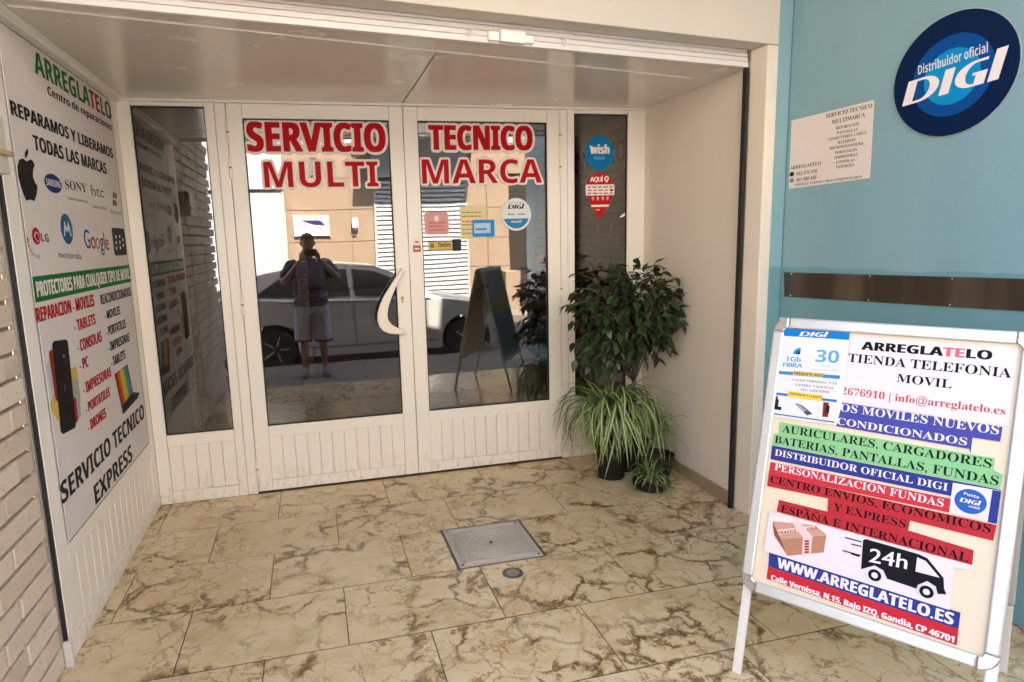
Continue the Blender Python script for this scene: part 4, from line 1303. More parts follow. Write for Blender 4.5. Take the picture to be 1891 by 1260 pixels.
BP(z1_, [(230, 708), (640, 766), (638, 774), (229, 716)], ink('#3a6f9e'), FN_+.0009, s, 'mark')

# ------------------------------------------------------------------ plants in the corner
def leafmat(name, a1, a2, rough=.42):
    a = NT(name)
    oi = a.n('ObjectInfo')
    v = a.coord('Object')
    c = a.mix(oi.outputs['Random'], a1, a2)
    c = a.mix(a.ramp(a.noise(v, 40, 3), (.4, 0), (.8, .35)), c, tuple(x*.6 for x in a1))
    a.l(c, a.p.inputs['Base Color'])
    a.p.inputs['Roughness'].default_value = rough
    a.p.inputs['Specular IOR Level'].default_value = .4
    return a.m
FIC = leafmat('dark_fig_leaf', (.013, .028, .010), (.040, .085, .020), .40)
FIC2 = leafmat('purple_brown_leaf', (.022, .018, .014), (.030, .034, .016), .45)
BARK = M('grey_brown_bark', (.17, .125, .085), .85, var=.3, scale=30, bump=.4)
SOIL = M('potting_soil', (.05, .035, .025), .95, var=.3, scale=40, bump=.6)
POTM = M('dark_plastic_pot', (.013, .010, .009), .6, spec=.3)
def leaf_mesh(name, L, Wd, droop, fold, mat, seed):
    r = random.Random(seed)
    m = MB(); vs = []
    prof = [(0, .02), (.12, .55), (.32, .98), (.55, .86), (.78, .46), (.90, .18), (1.0, .01)]
    for t, w in prof:
        x = L*t; z_ = -droop*L*t*t + .015*L*math.sin(6*t+seed)
        hw = Wd*.5*w
        vs += [(x, -hw, z_+fold*hw), (x, 0, z_), (x, hw, z_+fold*hw*(.8+.3*r.random()))]
    fs = []
    for i in range(len(prof)-1):
        for k in (0, 1):
            a = i*3+k; fs.append((a, a+3, a+4, a+1))
    m.add(vs, fs)
    return m.mesh(name, mat, smooth=True, fix=False)
def pull(d): return Vector(d).normalized()
def orient(pos, d, roll, s=1.0):
    d = Vector(d).normalized()
    up = Vector((0, 0, 1)) if abs(d.z) < .95 else Vector((1, 0, 0))
    y = up.cross(d).normalized(); z_ = d.cross(y)
    m = Matrix((d, y, z_)).transposed().to_4x4() @ Matrix.Rotation(roll, 4, 'X') @ Matrix.Scale(s, 4)
    m.translation = pos
    return m

VP = Plane((0, 3.44, 0), (1, 0, 0), (0, 0, 1))
fb = Vector((1.90, 3.61, 0))
fic = thing('weeping_fig', 'weeping fig with dense dark green leaves standing in the corner behind the grassy plant', 'potted plant', Matrix.Translation(fb))
MB().lathe([(.105, 0), (.135, .26), (.145, .262), (.145, .285), (.13, .285), (.125, .25), (.0, .245)], seg=24).obj('pot', POTM, fic, smooth=False)
MB().lathe([(0, .256), (.06, .258), (.122, .252)], seg=16).obj('soil', SOIL, fic)
rr = random.Random(21)
cu, cz = VP.at(1160, 575)
ctr_ = Vector((cu-fb.x-.0, -.18, cz-.03))
trunk = MB()
tp = [Vector((0, 0, .25)), Vector((-.02, -.01, .42)), Vector((.01, -.03, .56)), Vector((-.01, -.05, .70)), Vector((.0, -.07, .88))]
trunk.tube(tp, [.017, .015, .013, .011, .008], 8)
trunk.tube([Vector((.03, .02, .25)), Vector((.035, 0, .45)), Vector((.0, -.02, .62)), Vector((.05, -.04, .84))], [.011, .010, .009, .006], 7)
LV = [leaf_mesh('leaf', .084, .044, .22, .35, FIC, 1), leaf_mesh('leaf', .078, .042, .40, .25, FIC, 2), leaf_mesh('leaf', .088, .042, .10, .5, FIC, 3), leaf_mesh('leaf', .076, .042, .3, .3, FIC2, 4), leaf_mesh('leaf', .08, .043, .2, .4, FIC2, 5)]
# crown outline traced as lobes (offset from the crown centre, radii)
lobes = [((0, 0, .02), (.27, .22, .26)), ((-.20, -.02, .10), (.17, .15, .18)), ((.17, 0, .06), (.20, .17, .20)), ((.25, -.02, -.12), (.13, .13, .13)), ((-.06, .0, .24), (.24, .15, .10)), ((.0, -.04, -.17), (.21, .15, .10)), ((.22, 0, .20), (.12, .1, .09)), ((-.24, -.03, -.10), (.10, .10, .16)), ((-.05, -.06, -.28), (.20, .13, .10)), ((.14, -.05, -.22), (.15, .12, .09)), ((-.27, -.05, .02), (.11, .12, .16)), ((.30, -.03, .04), (.12, .12, .12)), ((-.25, -.05, -.20), (.12, .12, .10)), ((-.17, -.03, .24), (.16, .13, .08))]
leaves = []
starts = [tp[3], tp[4], tp[2], Vector((.05, -.04, .84))]
for i in range(128):
    c, rad = lobes[i % len(lobes)] if i > 20 else lobes[0]
    while True:
        d = Vector((rr.uniform(-1, 1), rr.uniform(-1, 1), rr.uniform(-1, 1)))
        if .35 < d.length < 1: break
    tip = ctr_+Vector(c)+Vector((d.x*rad[0], d.y*rad[1], d.z*rad[2]))
    s0 = starts[i % 4]
    mid = s0.lerp(tip, .55)+Vector((rr.uniform(-.03, .03), rr.uniform(-.03, .03), .06+rr.uniform(0, .05)))
    pts = [s0, s0.lerp(mid, .5)+Vector((0, 0, .02)), mid, mid.lerp(tip, .55)+Vector((0, 0, .012)), tip]
    trunk.tube(pts, [.0045, .0036, .0028, .002, .0012], 5)
    for k in range(13):
        t = .35+.65*(k+rr.random())/13
        j = min(int(t*4), 3); p = pts[j].lerp(pts[j+1], t*4-j)
        o_ = (p-ctr_); o_.z *= .3
        dd = (pts[j+1]-pts[j]).normalized()*.5 + o_.normalized()*.45 + Vector((rr.uniform(-.9, .9), rr.uniform(-.9, .9), rr.uniform(-1.05, .15)))
        # keep clear of the wall behind and beside
        q = p+fb
        if q.x > XR-.05 or q.y > YD-.05: continue
        leaves.append((p, dd, rr.uniform(-.7, .7), rr.uniform(.55, 1.12)))
for i in range(16):     # loose stray twigs at the outline
    a = (-.34, -.30, .34, .37, .05, .27, .36, -.38, -.33, -.36, .38, .14, -.12, -.30, .30, .36)[i]; b = (-.02, .18, -.10, .05, .33, .22, .17, .08, -.14, -.22, -.02, .30, .31, .26, -.20, .10)[i]
    tip = ctr_+Vector((a, rr.uniform(-.08, .05), b))
    s0 = ctr_+Vector((a*.4, 0, b*.5))
    pts = [s0, s0.lerp(tip, .6)+Vector((0, 0, .025)), tip]
    trunk.tube(pts, [.003, .002, .001], 5)
    for k in range(6):
        t = .4+.6*k/5; p = s0.lerp(tip, t)+Vector((0, 0, .02*(1-t)))
        q = p+fb
        if q.x > XR-.04: continue
        leaves.append((p, (tip-s0).normalized()*.6+Vector((rr.uniform(-.6, .6), rr.uniform(-.6, .6), rr.uniform(-1, -.1))), rr.uniform(-.6, .6), rr.uniform(.8, 1.05)))
trunk.obj('trunk', BARK, fic, smooth=True)
eye_l = Vector((0, 0, EYE))-fb
leaves.sort(key=lambda q: (q[0]-eye_l).length)
rest = MB()
for i, (p, d, ro, s) in enumerate(leaves):
    k = rr.randrange(5) if rr.random() < .8 else 0
    m = orient(p, d, ro, s)
    if i < 300:
        o = put(LV[k], 'leaf', fic); o.matrix_local = m
    else:
        me = LV[k]
        rest.add([tuple(m @ v.co) for v in me.vertices], [tuple(q.vertices) for q in me.polygons], 0 if k < 3 else 1)
tag(rest.obj('inner_leaf', [FIC, FIC2], fic, smooth=True, fix=False), kind='stuff')

# spider plants: arching striped blades
SPG = leafmat('blade_green', (.075, .135, .032), (.14, .205, .055), .45)
SPC = leafmat('blade_cream', (.30, .37, .14), (.43, .49, .22), .45)
def blade(L, Wd, rise, out, droop, seed):
    """one arching blade in the x-z plane, starting at the origin"""
    r = random.Random(seed)
    m = MB(); n = 12
    p = Vector((0, 0, 0)); vs = []
    a = math.radians(rise)
    tw = r.uniform(-.25, .25)
    for i in range(n+1):
        t = i/n
        w = Wd*(.55+.9*t if t < .4 else (1-t)**.75*1.25)*.5+.0004
        c = math.cos(tw*t); s_ = math.sin(tw*t)
        for y, up in ((-w, .35*w), (-w*.38, .03*w), (w*.38, .03*w), (w, .35*w)):
            vs.append((p.x, p.y+y*c, p.z+up+y*s_))
        p = p+Vector((math.cos(a), 0, math.sin(a)))*(L/n)
        a = max(a-math.radians(droop)/n*(1.75 if .12 < t < .62 else .35), math.radians(-86))
    for i in range(n):
        for k in range(3):
            q = i*4+k
            m.add([], [])
    m.v = vs
    for i in range(n):
        for k in range(3):
            q = i*4+k; m.f.append((q, q+4, q+5, q+1)); m.mi.append(1 if k == 1 else 0)
    return m.mesh('blade', [SPG, SPC], smooth=True, fix=False)
BLD = [blade(.58, .020, 68, .2, 155, 1), blade(.56, .021, 52, .2, 140, 2), blade(.44, .015, 75, .2, 105, 3), blade(.62, .020, 42, .2, 126, 4), blade(.34, .015, 82, .2, 60, 5), blade(.50, .021, 28, .2, 112, 6)]
def spider(base, top, count, scale, label, seed, pot, bias=None):
    t = thing('spider_plant', label, 'potted plant', Matrix.Translation(base), 'spider plants grouped in the corner')
    r = random.Random(seed)
    if pot:
        hh = pot
        MB().lathe([(.078, 0), (.100, hh-.03), (.108, hh-.028), (.108, hh), (.098, hh), (.094, hh-.04), (0, hh-.045)], seg=24).obj('pot', POTM, t)
        MB().lathe([(0, hh-.03), (.06, hh-.028), (.092, hh-.036)], seg=16).obj('soil', SOIL, t)
    for i in range(count):
        az = 2*math.pi*(i*.381966+r.uniform(-.04, .04))
        k = r.choice((0, 0, 1, 1, 3, 5, 5, 2, 4)) if i > count*.2 else r.choice((2, 4, 2, 0))
        if pot > .2 and i % 3 == 0: az = math.radians(r.uniform(-150, -55)); k = r.choice((0, 1, 1, 0))
        rad = r.uniform(.0, .05)*scale
        pos = Vector((rad*math.cos(az), rad*math.sin(az), top+r.uniform(-.01, .02)))
        q = Vector(base)+pos+Vector((math.cos(az), math.sin(az), 0))*.28*scale
        sc = scale*r.uniform(.62, 1.18)
        if i < count*.12: sc = scale*r.uniform(1.15, 1.4)
        if q.x > XR-.02 or q.y > YD-.02: sc *= .62
        o = put(BLD[k], 'blade', t)
        o.matrix_local = Matrix.Translation(pos) @ Matrix.Rotation(az, 4, 'Z') @ Matrix.Rotation(r.uniform(-.34, .34), 4, 'X') @ Matrix.Rotation(r.uniform(-.34, .22), 4, 'Y') @ Matrix.Scale(sc, 4)
    return t
spider((1.715, 3.50, 0), .335, 270, .95, 'large spider plant with arching green and cream blades spilling over its dark pot', 5, .23)
spider((1.965, 3.40, 0), .24, 46, .62, 'middle spider plant half hidden right of the large one against the wall', 9, .15)
spider((1.85, 3.25, 0), .04, 95, .42, 'small low spider plant spreading on the floor in front of the dark pot', 13, .05)

# ------------------------------------------------------------------ the house across the street (seen mirrored in the glass)
YB = -7.0
OB = Plane((0, YB, 0), (-1, 0, 0), (0, 0, 1))          # faces the shop
ob = thing('opposite_house', 'tan stone clad house across the street seen mirrored in the door glass', 'house', Matrix.Translation((0, YB, 0)))
STONE = plaster('tan_stone_cladding', (.275, .20, .138), .7, .18)
GREY = plaster('pale_grey_render', (.40, .39, .375), .8)
SHW = M('white_steel_shutter', (.47, .485, .50), .45, var=.03)
SHG = M('grey_gap', (.16, .16, .17), .7)
def obx(name, m, a, b, n0, n1, z0, z1, par=None, bev=0.0):
    return MB().box(a, b, n0, n1, z0, z1).obj(name, m, par or ob, bev)
obx('wall', GREY, -14, 14, -.5, -.03, ZP-.1, 8.2)
obx('cornice', GREY, -14, 14, -.03, .18, 8.0, 8.2, bev=.02)
# stone slabs: piers between the openings
def slabs(x0, x1, zs, xs=()):
    xx = [x0]+list(xs)+[x1]
    for i in range(len(xx)-1):
        for k in range(len(zs)-1):
            obx('stone_slab', STONE, xx[i]+.006, xx[i+1]-.006, -.029, RNG.uniform(-.002, .004), zs[k]+.007, zs[k+1]-.007, bev=.004)
ZS = [ZP, .79, 1.48, 2.17, 2.86, 3.55]
slabs(-.45, 1.45, ZS, (.957,) if True else ())
slabs(3.63, 4.62, ZS, (4.1,))
slabs(-5.0, -2.55, ZS, (-3.8,))
slabs(6.4, 9.5, ZS, (7.4, 8.4))
# wide white shutter
sh = [(-2.55, -.452, 2.60, .055, 'a'), (1.452, 3.628, 2.86, .10, 'b')]
for x0, x1, zt, pitch, kk in sh:
    m = MB().box(x0+.05, x1-.05, -.10, -.075, .0, pitch-.006).mesh('slat', SHW) if kk == 'a' else MB().box(x0+.05, x1-.05, -.105, -.07, .0, pitch-.030).mesh('slat', SHW)
    obx('opening_back', SHG, x0, x1, -.0295, -.012, ZP, zt, None) if False else None
    obx('shutter_back', SHG if kk == 'b' else SHW, x0+.02, x1-.02, -.029, -.0285, ZP, zt)
    z = ZP+.02
    while z < zt-pitch:
        o = put(m, 'slat', ob, (0, .085, z)); z += pitch
    obx('side_guide', GREY, x0, x0+.048, -.029, .03, ZP, zt)
    obx('side_guide', GREY, x1-.048, x1, -.029, .03, ZP, zt)
    obx('shutter_box', M('grey_shutter_box', (.42, .44, .46), .5), x0, x1, -.028, .06, zt+.01, zt+.31, bev=.01)
    obx('upper_panel', M('pale_panel', (.47, .485, .50), .5), x0, x1, -.028, .02, zt+.32, zt+.75)
# dark doorway with stone block and step
obx('doorway', M('dark_brown_door', (.03, .022, .018), .5), 4.62, 5.3, -.029, -.02, ZP, 2.9)
obx('lintel', STONE, 4.60, 6.3, -.028, .01, 2.92, 3.5)
obx('stone_block', STONE, 4.40, 4.75, .006, .35, ZP, .68, bev=.01)
obx('door', M('grey_blue_door', (.20, .24, .27), .4), 5.32, 6.3, -.028, -.01, ZP, 2.9)
# narrow slit with a dark vent, balcony
vt = obx('vent', M('vent_dark', (.05, .05, .05), .6), .13, .27, .005, .015, 2.90, 3.30)
for i in range(7): obx('vent_fin', SHW, .135, .265, .016, .022, 2.92+.052*i, 2.935+.052*i, vt)
bl = thing('balcony', 'balcony with purple plants above the slatted shutter across the street', 'balcony', Matrix.Translation((2.4, YB, 0)))
BOX('slab', GREY, bl, -1.2, 1.4, .03, .9, 3.70, 3.84, .01)
BOX('rail', DARKMETAL, bl, -1.18, 1.38, .84, .87, 4.70, 4.74)
bar_m = MB().box(-.008, .008, .846, .862, 3.845, 4.70).mesh('baluster', DARKMETAL)
for i in range(20): put(bar_m, 'baluster', bl, (-1.15+.133*i, 0, 0))
for i in range(4):
    x = -6+3.6*i
    w = obx('window', SHW, x, x+1.2, -.028, .03, 4.3, 6.3)
    obx('pane', M('dark_window_glass', (.03, .035, .04), .08), x+.08, x+1.12, .031, .035, 4.38, 6.22, w)
pq = thing('wall_plaque', 'white shop plaque with a dark wing shaped mark on the tan wall across the street', 'sign', OB.mat())
MB().box(-.455, .305, 1.62, 2.06, .006, .05).obj('plate', M('white_plaque', (.78, .78, .80), .4), pq, .004)
MB().box(-.472, -.457, 1.61, 2.07, .006, .055).obj('edge', M('yellow_green_edge', (.55, .52, .12), .5), pq)
for i in range(6):
    y = 1.80+.022*i
    MB().prism([(-.40+.02*i, y+.05), (-.02+.03*i, y+.10-.01*i), (-.10+.03*i, y+.06-.01*i), (-.38+.02*i, y+.035)], .051+.001*i, .0515+.001*i).obj('mark', ink('#3d3460'), pq, fix=False)
for i, ww in enumerate((.05, .04, .06, .05)):
    MB().prism(rect(.24-.075*i-ww, .24-.075*i, 1.83, 1.86), .051, .0515).obj('small_print', ink('#6d6a8c'), pq, fix=False)
MB().prism(rect(-.25, .18, 1.69, 1.71), .051, .0515).obj('small_print', ink('#8c8aa0'), pq, fix=False)
mt = thing('meter_box', 'small white meter box on the tan wall across the street', 'meter box', Matrix.Translation((1.04, YB, 1.88)))
MB().box(-.07, .07, .006, .09, -.10, .10).obj('case', M('white_plastic', (.74, .74, .73), .5), mt, .01)
MB().box(-.045, .045, .091, .10, -.155, -.105).obj('conduit', DARKMETAL, mt)

# ------------------------------------------------------------------ parked car
CARP = M('silver_grey_car_paint', (.54, .53, .515), .34, .15, var=.008, scale=.5, coat=.5)
CARG = M('dark_car_glass', (.035, .038, .036), .05)
TYRE = M('black_tyre', (.018, .018, .018), .8)
RIM = M('alloy_rim', (.45, .45, .46), .3, .9)
car = thing('parked_car', 'silver grey saloon car parked along the kerb, mirrored in the door glass', 'car', Matrix.Translation((0, -1.58, ZR)))
def arch(cx, r=.375, a0=195, a1=-15, n=14):
    return [(cx+r*math.cos(math.radians(a0+(a1-a0)*i/n)), .31+r*math.sin(math.radians(a0+(a1-a0)*i/n))) for i in range(n+1)]
WX = (-.55, 2.22)
prof = [(-1.95, .26), (-2.04, .42), (-2.03, .62), (-1.99, .88), (-1.90, 1.06), (-1.55, 1.10), (-1.0, 1.06), (0, 1.0), (1.0, .97), (1.78, .95), (2.2, .905), (2.6, .82), (2.84, .72), (2.94, .60), (2.97, .45), (2.93, .26), (2.62, .20)]
prof += arch(WX[1])[::-1]+[(1.80, .19), (-.14, .19)]+arch(WX[0])[::-1]+[(-.97, .22)]
nsl = [(0.055, .93), (.012, .985), (-.0, 1.0), (-.03, .99)]
body = MB()
YW = 1.76
rows = []
for (yy, sc) in ((-.0, .955), (-.035, .988), (-.09, 1.0), (-YW+.09, 1.0), (-YW+.035, .988), (-YW, .955)):
    rows.append([(.54+(x-.54)*(.985+.015*sc if sc < 1 else 1), yy, .60+(h-.60)*(sc if h > .45 else 1)) for x, h in prof])
n = len(prof)
for rw_ in rows: body.v += rw_
for i in range(len(rows)-1):
    for k in range(n):
        a = i*n+k; b = i*n+(k+1) % n
        body.f.append((a, b, b+n, a+n)); body.mi.append(0)
body.f.append(tuple(range(n))); body.f.append(tuple(range((len(rows)-1)*n, len(rows)*n))[::-1]); body.mi += [0, 0]
bo = body.obj('body', CARP, car, .012)
roof = [(-1.50, 1.09), (-.86, 1.34), (-.28, 1.45), (.40, 1.485), (.92, 1.44), (1.28, 1.29), (1.80, .95)]
ca = MB()
def yin(h): return .05+.20*max(0, (h-.98))/.5
vsn = [(x, -yin(h), h) for x, h in roof]+[(x, -YW+yin(h), h) for x, h in roof]+[(x, -.05, .93) for x, h in roof]+[(x, -YW+.05, .93) for x, h in roof]
nr = len(roof)
fs = [(i, i+1, i+1+nr, i+nr) for i in range(nr-1)]
ca.add(vsn, [fs[1], fs[2], fs[3], fs[4]], 0)
ca.add(vsn, [fs[0], fs[5]], 1)
ca.add(vsn, [(i, i+2*nr, i+1+2*nr, i+1) for i in range(nr-1)]+[(i+nr, i+1+nr, i+1+3*nr, i+3*nr) for i in range(nr-1)], 0)
ca.obj('cabin', [CARP, CARG], car, .02)
def sidep(pts, m, name, lift=.006, par=None):
    for s_ in (0, 1):
        vs = []
        for x, h in pts:
            y = -yin(h)+lift if s_ == 0 else -YW+yin(h)-lift
            vs.append((x, y, h))
        vs2 = [(x, y+(-.012 if s_ == 0 else .012), h) for x, y, h in vs]
        k = len(vs)
        MB().add(vs+vs2, [tuple(range(k)), tuple(range(k, 2*k))[::-1]]+[(i, (i+1) % k, (i+1) % k+k, i+k) for i in range(k)]).obj(name, m, par or car)
sidep([(-.80, 1.07), (-.46, 1.29), (-.08, 1.39), (.50, 1.405), (.53, 1.035), (-.50, 1.05)], CARG, 'side_window')
sidep([(.60, 1.035), (.58, 1.405), (.90, 1.37), (1.17, 1.25), (1.42, 1.08), (1.45, 1.02)], CARG, 'side_window')
for x in WX:
    for y in (-.13, -YW+.13):
        wh = MB().lathe([(.20, -.09), (.29, -.10), (.31, -.07), (.31, .07), (.29, .10), (.20, .09)], (x, y, .31), 32, axis='y').obj('wheel', TYRE, car)
        MB().lathe([(.205, -.08), (.205, .085), (.17, .06), (.05, .075), (0, .08)], (x, y, .31), 24, axis='y').obj('rim', RIM, wh)
        for k in range(5):
            t = 2*math.pi*k/5
            MB().tube([(x+.05*math.cos(t), y+.085, .31+.05*math.sin(t)), (x+.19*math.cos(t), y+.082, .31+.19*math.sin(t))], .02, 6).obj('spoke', RIM, wh)
LAMP = M('headlamp_glass', (.70, .72, .74), .12)
for y in (-.10, -YW+.10):
    MB().prism([(2.62, .70), (2.86, .62), (2.93, .56), (2.72, .60)], -.02, .02).obj('headlight', LAMP, car).matrix_local = Matrix.Translation((0, y, 0)) @ Matrix.Rotation(math.radians(90), 4, 'X')
    s_ = .012 if y > -1 else -.012
sidep([(-.52, .985), (1.70, .945), (1.70, .935), (-.52, .975)], DARKMETAL, 'waist_line', .062)
sidep([(.545, .95), (.552, .95), (.60, .30), (.592, .30)], M('dark_shut_line', (.03, .03, .03), .8), 'shut_line', .055)
sidep([(-.12, .34), (1.78, .34), (1.78, .31), (-.12, .31)], M('grey_rub_strip', (.2, .2, .21), .5), 'side_strip', .057)
for x in (.30, 1.32):
    sidep([(x, .86), (x+.17, .855), (x+.17, .83), (x, .835)], CARP, 'door_handle', .085)
for s_ in (1, -1):
    y = .04 if s_ == 1 else -YW-.04
    MB().lathe([(.0, -.09), (.06, -.06), (.075, 0), (.06, .05), (0, .07)], (1.42, y+.03*s_, 1.02), 14, axis='y').obj('wing_mirror', CARP, car)

# ------------------------------------------------------------------ the photographer, mirrored in the glass
def skin(vs, es, rs, root=0, sub=1):
    me = bpy.data.meshes.new('sk'); me.from_pydata(vs, es, []); me.update()
    o = bpy.data.objects.new('sk', me); COL.objects.link(o)
    md = o.modifiers.new('skin', 'SKIN'); md.use_smooth_shade = True
    for i, r in enumerate(rs):
        d = me.skin_vertices[0].data[i]
        d.radius = (r, r) if not isinstance(r, tuple) else r
        d.use_root = (i == root)
    s_ = o.modifiers.new('sub', 'SUBSURF'); s_.levels = s_.render_levels = sub
    dg = bpy.context.evaluated_depsgraph_get()
    out = bpy.data.meshes.new_from_object(o.evaluated_get(dg))
    bpy.data.objects.remove(o); bpy.data.meshes.remove(me)
    return out
def join(meshes):
    m = MB()
    for me in meshes:
        if isinstance(me, MB): m.add(me.v, me.f)
        else: m.add([tuple(v.co) for v in me.vertices], [tuple(p.vertices) for p in me.polygons])
    return m
pr_ = thing('person', 'person in dark t-shirt and light shorts holding up a phone, mirrored in the left door', 'person', Matrix.Translation((-.02, -.50, ZP)))
SKIN_ = M('tanned_skin', (.30, .17, .11), .5, var=.06)
HAIR = M('dark_hair', (.02, .015, .012), .6)
# joints, y forward (towards the door), heights above the pavement
J = {'pelvis': (0, 0, .96), 'belly': (0, .02, 1.10), 'chest': (0, 0, 1.30), 'neck': (0, .0, 1.50), 'skull': (0, .03, 1.60)}
vs = [J['pelvis'], J['belly'], J['chest'], J['neck'], J['skull']]; rs_ = [(.165, .12), (.155, .115), (.175, .12), .062, .06]
es = [(0, 1), (1, 2), (2, 3), (3, 4)]
for s_ in (-1, 1):
    b = len(vs)
    elb = (-.33, .05, 1.17) if s_ < 0 else (.36, .08, 1.21)
    wr = (-.085, .30, 1.475) if s_ < 0 else (.115, .30, 1.485)
    vs += [(s_*.185, 0, 1.42), elb, ((elb[0]+wr[0])/2, (elb[1]+wr[1])/2, (elb[2]+wr[2])/2), wr]
    rs_ += [.068, .046, .040, .029]
    es += [(2, b), (b, b+1), (b+1, b+2), (b+2, b+3)]
    b = len(vs)
    vs += [(s_*.10, 0, .88), (s_*.115, .02, .50), (s_*.12, -.02, .36), (s_*.12, -.02, .09), (s_*.135, .09, .045), (s_*.14, .17, .035)]
    rs_ += [.092, .062, .060, .042, .042, .034]
    es += [(0, b), (b, b+1), (b+1, b+2), (b+2, b+3), (b+3, b+4), (b+4, b+5)]
parts = [skin(vs, es, rs_, 0, 1)]
hd = MB()
hd.lathe([(0, -.125), (.040, -.118), (.058, -.085), (.070, -.03), (.078, .03), (.074, .075), (.05, .108), (0, .122)], (0, .035, 1.665), 20)
hd.v = [(x*(.96 if z_ < 1.62 else 1), .035+(y-.035)*1.18, z_) for x, y, z_ in hd.v]
hd.tube([(0, .112, 1.685), (0, .135, 1.655), (0, .138, 1.645), (0, .115, 1.635)], [.008, .013, .014, .008], 8)     # nose
hd.tube([(-.022, .118, 1.606), (0, .126, 1.608), (.022, .118, 1.606)], [.005, .008, .005], 6)                      # mouth
for s_ in (-1, 1):
    hd.tube([(s_*.076, .03, 1.69), (s_*.088, .02, 1.675), (s_*.082, .03, 1.64)], [.008, .014, .008], 6)            # ear
    hd.tube([(s_*.018, .115, 1.70), (s_*.045, .108, 1.70)], [.008, .008], 6)                                       # brow
parts.append(hd)
for s_ in (-1, 1):     # hands: palm, four bent fingers of different length, thumb, closed on the phone's ends
    w = Vector((-.085, .30, 1.475)) if s_ < 0 else Vector((.115, .30, 1.485))
    fwd = Vector((-s_*.15, .55, .75)).normalized()
    pc = w+fwd*.075
    hm = MB(); hm.tube([w, w+fwd*.03, pc, pc+fwd*.012], [.028, .036, .040, .034], 10, flat=.5)
    for k, L in enumerate((.068, .076, .072, .056)):
        base = w+fwd*.078+Vector((0, .012-.018*k, .006*k))
        k1 = base+Vector((-s_*.012, .006, .55)).normalized()*L*.45
        k2 = k1+Vector((-s_*.8, .05, .28)).normalized()*L*.33
        k3 = k2+Vector((-s_*.8, .1, -.45)).normalized()*L*.26
        hm.tube([base-fwd*.02, base, k1, k2, k3], [.0095, .0095, .009, .008, .0065], 8)
    tb = w+fwd*.03+Vector((-s_*.02, -.015, 0))
    hm.tube([tb, tb+Vector((-s_*.025, -.02, .012)), tb+Vector((-s_*.055, -.012, .03)), tb+Vector((-s_*.072, -.004, .045))], [.013, .012, .0105, .008], 8)
    parts.append(hm)
jm = join(parts)
bm_ = jm.mesh('body', SKIN_, fix=True)
tmp = bpy.data.objects.new('tmp', bm_); COL.objects.link(tmp)
rmd = tmp.modifiers.new('r', 'REMESH'); rmd.mode = 'VOXEL'; rmd.voxel_size = .008; rmd.use_smooth_shade = True
smd = tmp.modifiers.new('s', 'SMOOTH'); smd.iterations = 2
me = bpy.data.meshes.new_from_object(tmp.evaluated_get(bpy.context.evaluated_depsgraph_get()))
bpy.data.objects.remove(tmp)
me.name = 'body'
if not me.materials: me.materials.append(SKIN_)
put(me, 'body', pr_)
# hair cap
hm = MB(); hm.lathe([(.082, .02), (.084, .05), (.078, .085), (.054, .118), (0, .132)], (0, .028, 1.665), 20)
hm.v = [(x, .028+(y-.028)*1.17-(.004 if z_ < 1.70 else 0), z_+(.018 if y > .06 and z_ < 1.72 else 0)) for x, y, z_ in hm.v]
hm.obj('hair', HAIR, pr_, smooth=True)
for s_ in (-1, 1):
    MB().lathe([(0, -.008), (.008, -.003), (.008, .003), (0, .008)], (s_*.031, .121, 1.683), 10).obj('eye', M('dark_eye', (.05, .04, .035), .2), pr_)
# t-shirt and shorts follow the body
def rings(m, rg, seg=24):
    o = len(m.v)
    for cx, cy, z_, rx, ry in rg:
        for k in range(seg):
            t = 2*math.pi*k/seg; m.v.append((cx+rx*math.cos(t), cy+ry*math.sin(t), z_))
    for i in range(len(rg)-1):
        for k in range(seg):
            a_, b_ = o+i*seg+k, o+i*seg+(k+1) % seg
            m.f.append((a_, b_, b_+seg, a_+seg)); m.mi.append(0)
    m.f.append(tuple(o+k for k in range(seg))[::-1]); m.f.append(tuple(o+(len(rg)-1)*seg+k for k in range(seg))); m.mi += [0, 0]
def cloth(m, name, mat):
    me_ = m.mesh('tmp', mat)
    t_ = bpy.data.objects.new('tmp', me_); COL.objects.link(t_)
    r_ = t_.modifiers.new('r', 'REMESH'); r_.mode = 'VOXEL'; r_.voxel_size = .011; r_.use_smooth_shade = True
    k_ = t_.modifiers.new('s', 'SMOOTH'); k_.iterations = 4
    o_ = bpy.data.meshes.new_from_object(t_.evaluated_get(bpy.context.evaluated_depsgraph_get()))
    bpy.data.objects.remove(t_)
    o_.name = name; o_.materials.clear(); o_.materials.append(mat)
    return put(o_, name, pr_)
TSH = NT('dark_printed_tshirt')
cc_ = TSH.mix(TSH.ramp(TSH.noise(TSH.coord('Object', scale=(3, 3, 12)), 4, 3), (.54, 0), (.58, .9)), (.032, .024, .045), (.34, .28, .42))
TSH.l(cc_, TSH.p.inputs['Base Color']); TSH.p.inputs['Roughness'].default_value = .85
m_ = MB()
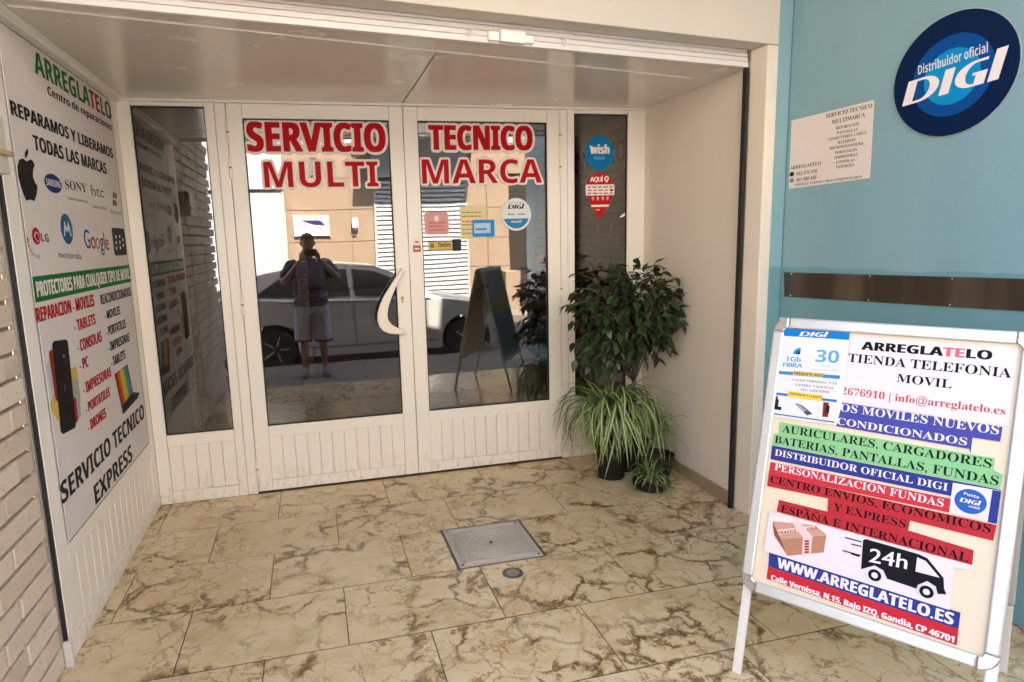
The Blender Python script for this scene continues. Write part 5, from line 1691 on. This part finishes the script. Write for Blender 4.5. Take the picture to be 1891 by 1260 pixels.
rings(m_, [(0, .0, .90, .215, .165), (0, .015, 1.02, .212, .168), (0, .02, 1.15, .208, .165), (0, .01, 1.30, .220, .155), (0, 0, 1.40, .215, .13), (0, 0, 1.455, .15, .10), (0, .01, 1.49, .085, .08)])
m_.tube([(-.15, 0, 1.41), (-.20, .0, 1.405), (-.265, .02, 1.30), (-.295, .03, 1.245)], [.08, .085, .078, .072], 14)
m_.tube([(.15, 0, 1.41), (.20, .0, 1.405), (.28, .03, 1.31), (.315, .045, 1.265)], [.08, .085, .078, .072], 14)
cloth(m_, 'tshirt', TSH.m)
m_ = MB()
rings(m_, [(0, 0, .80, .19, .15), (0, 0, .88, .205, .155), (0, 0, .97, .20, .15)])
for s_ in (-1, 1):
    m_.tube([(s_*.10, 0, .90), (s_*.108, 0, .78), (s_*.118, .005, .62), (s_*.125, .01, .465)], [.105, .112, .112, .112], 18)
cloth(m_, 'shorts', M('light_grey_shorts', (.42, .42, .45), .85, var=.1))
for s_ in (-1, 1):
    MB().lathe([(.104, .445), (.118, .45), (.118, .475), (.104, .48)], (s_*.13, .01, 0), 18).obj('hem', M('dark_hem', (.03, .028, .03), .9), pr_)
    fm = MB().tube([(s_*.125, -.06, .045), (s_*.125, .0, .055), (s_*.135, .10, .045), (s_*.14, .20, .035), (s_*.14, .225, .03)], [.036, .046, .048, .040, .02], 10)
    sh_ = fm.obj('shoe', M('grey_trainer', (.16, .15, .16), .7), pr_, smooth=True)
    MB().tube([(s_*.125, -.075, .012), (s_*.135, .10, .012), (s_*.14, .215, .012)], [.040, .046, .03], 8, flat=.28).obj('sole', M('white_sole', (.6, .6, .6), .7), sh_)
ph = thing('phone', 'black smartphone held sideways in both hands of the mirrored person', 'phone', Matrix.Translation((0, -.145, 1.362)))
MB().box(-.078, .078, -.009, 0, -.037, .037).obj('case', BLACK, ph, .006, seg=3)
MB().lathe([(.007, 0), (.007, .002), (0, .002)], (.058, .0005, .02), 14, axis='y').obj('camera_lens', CARG, ph)
MB().box(-.072, .072, -.0105, -.0092, -.032, .032).obj('screen', CARG, ph)
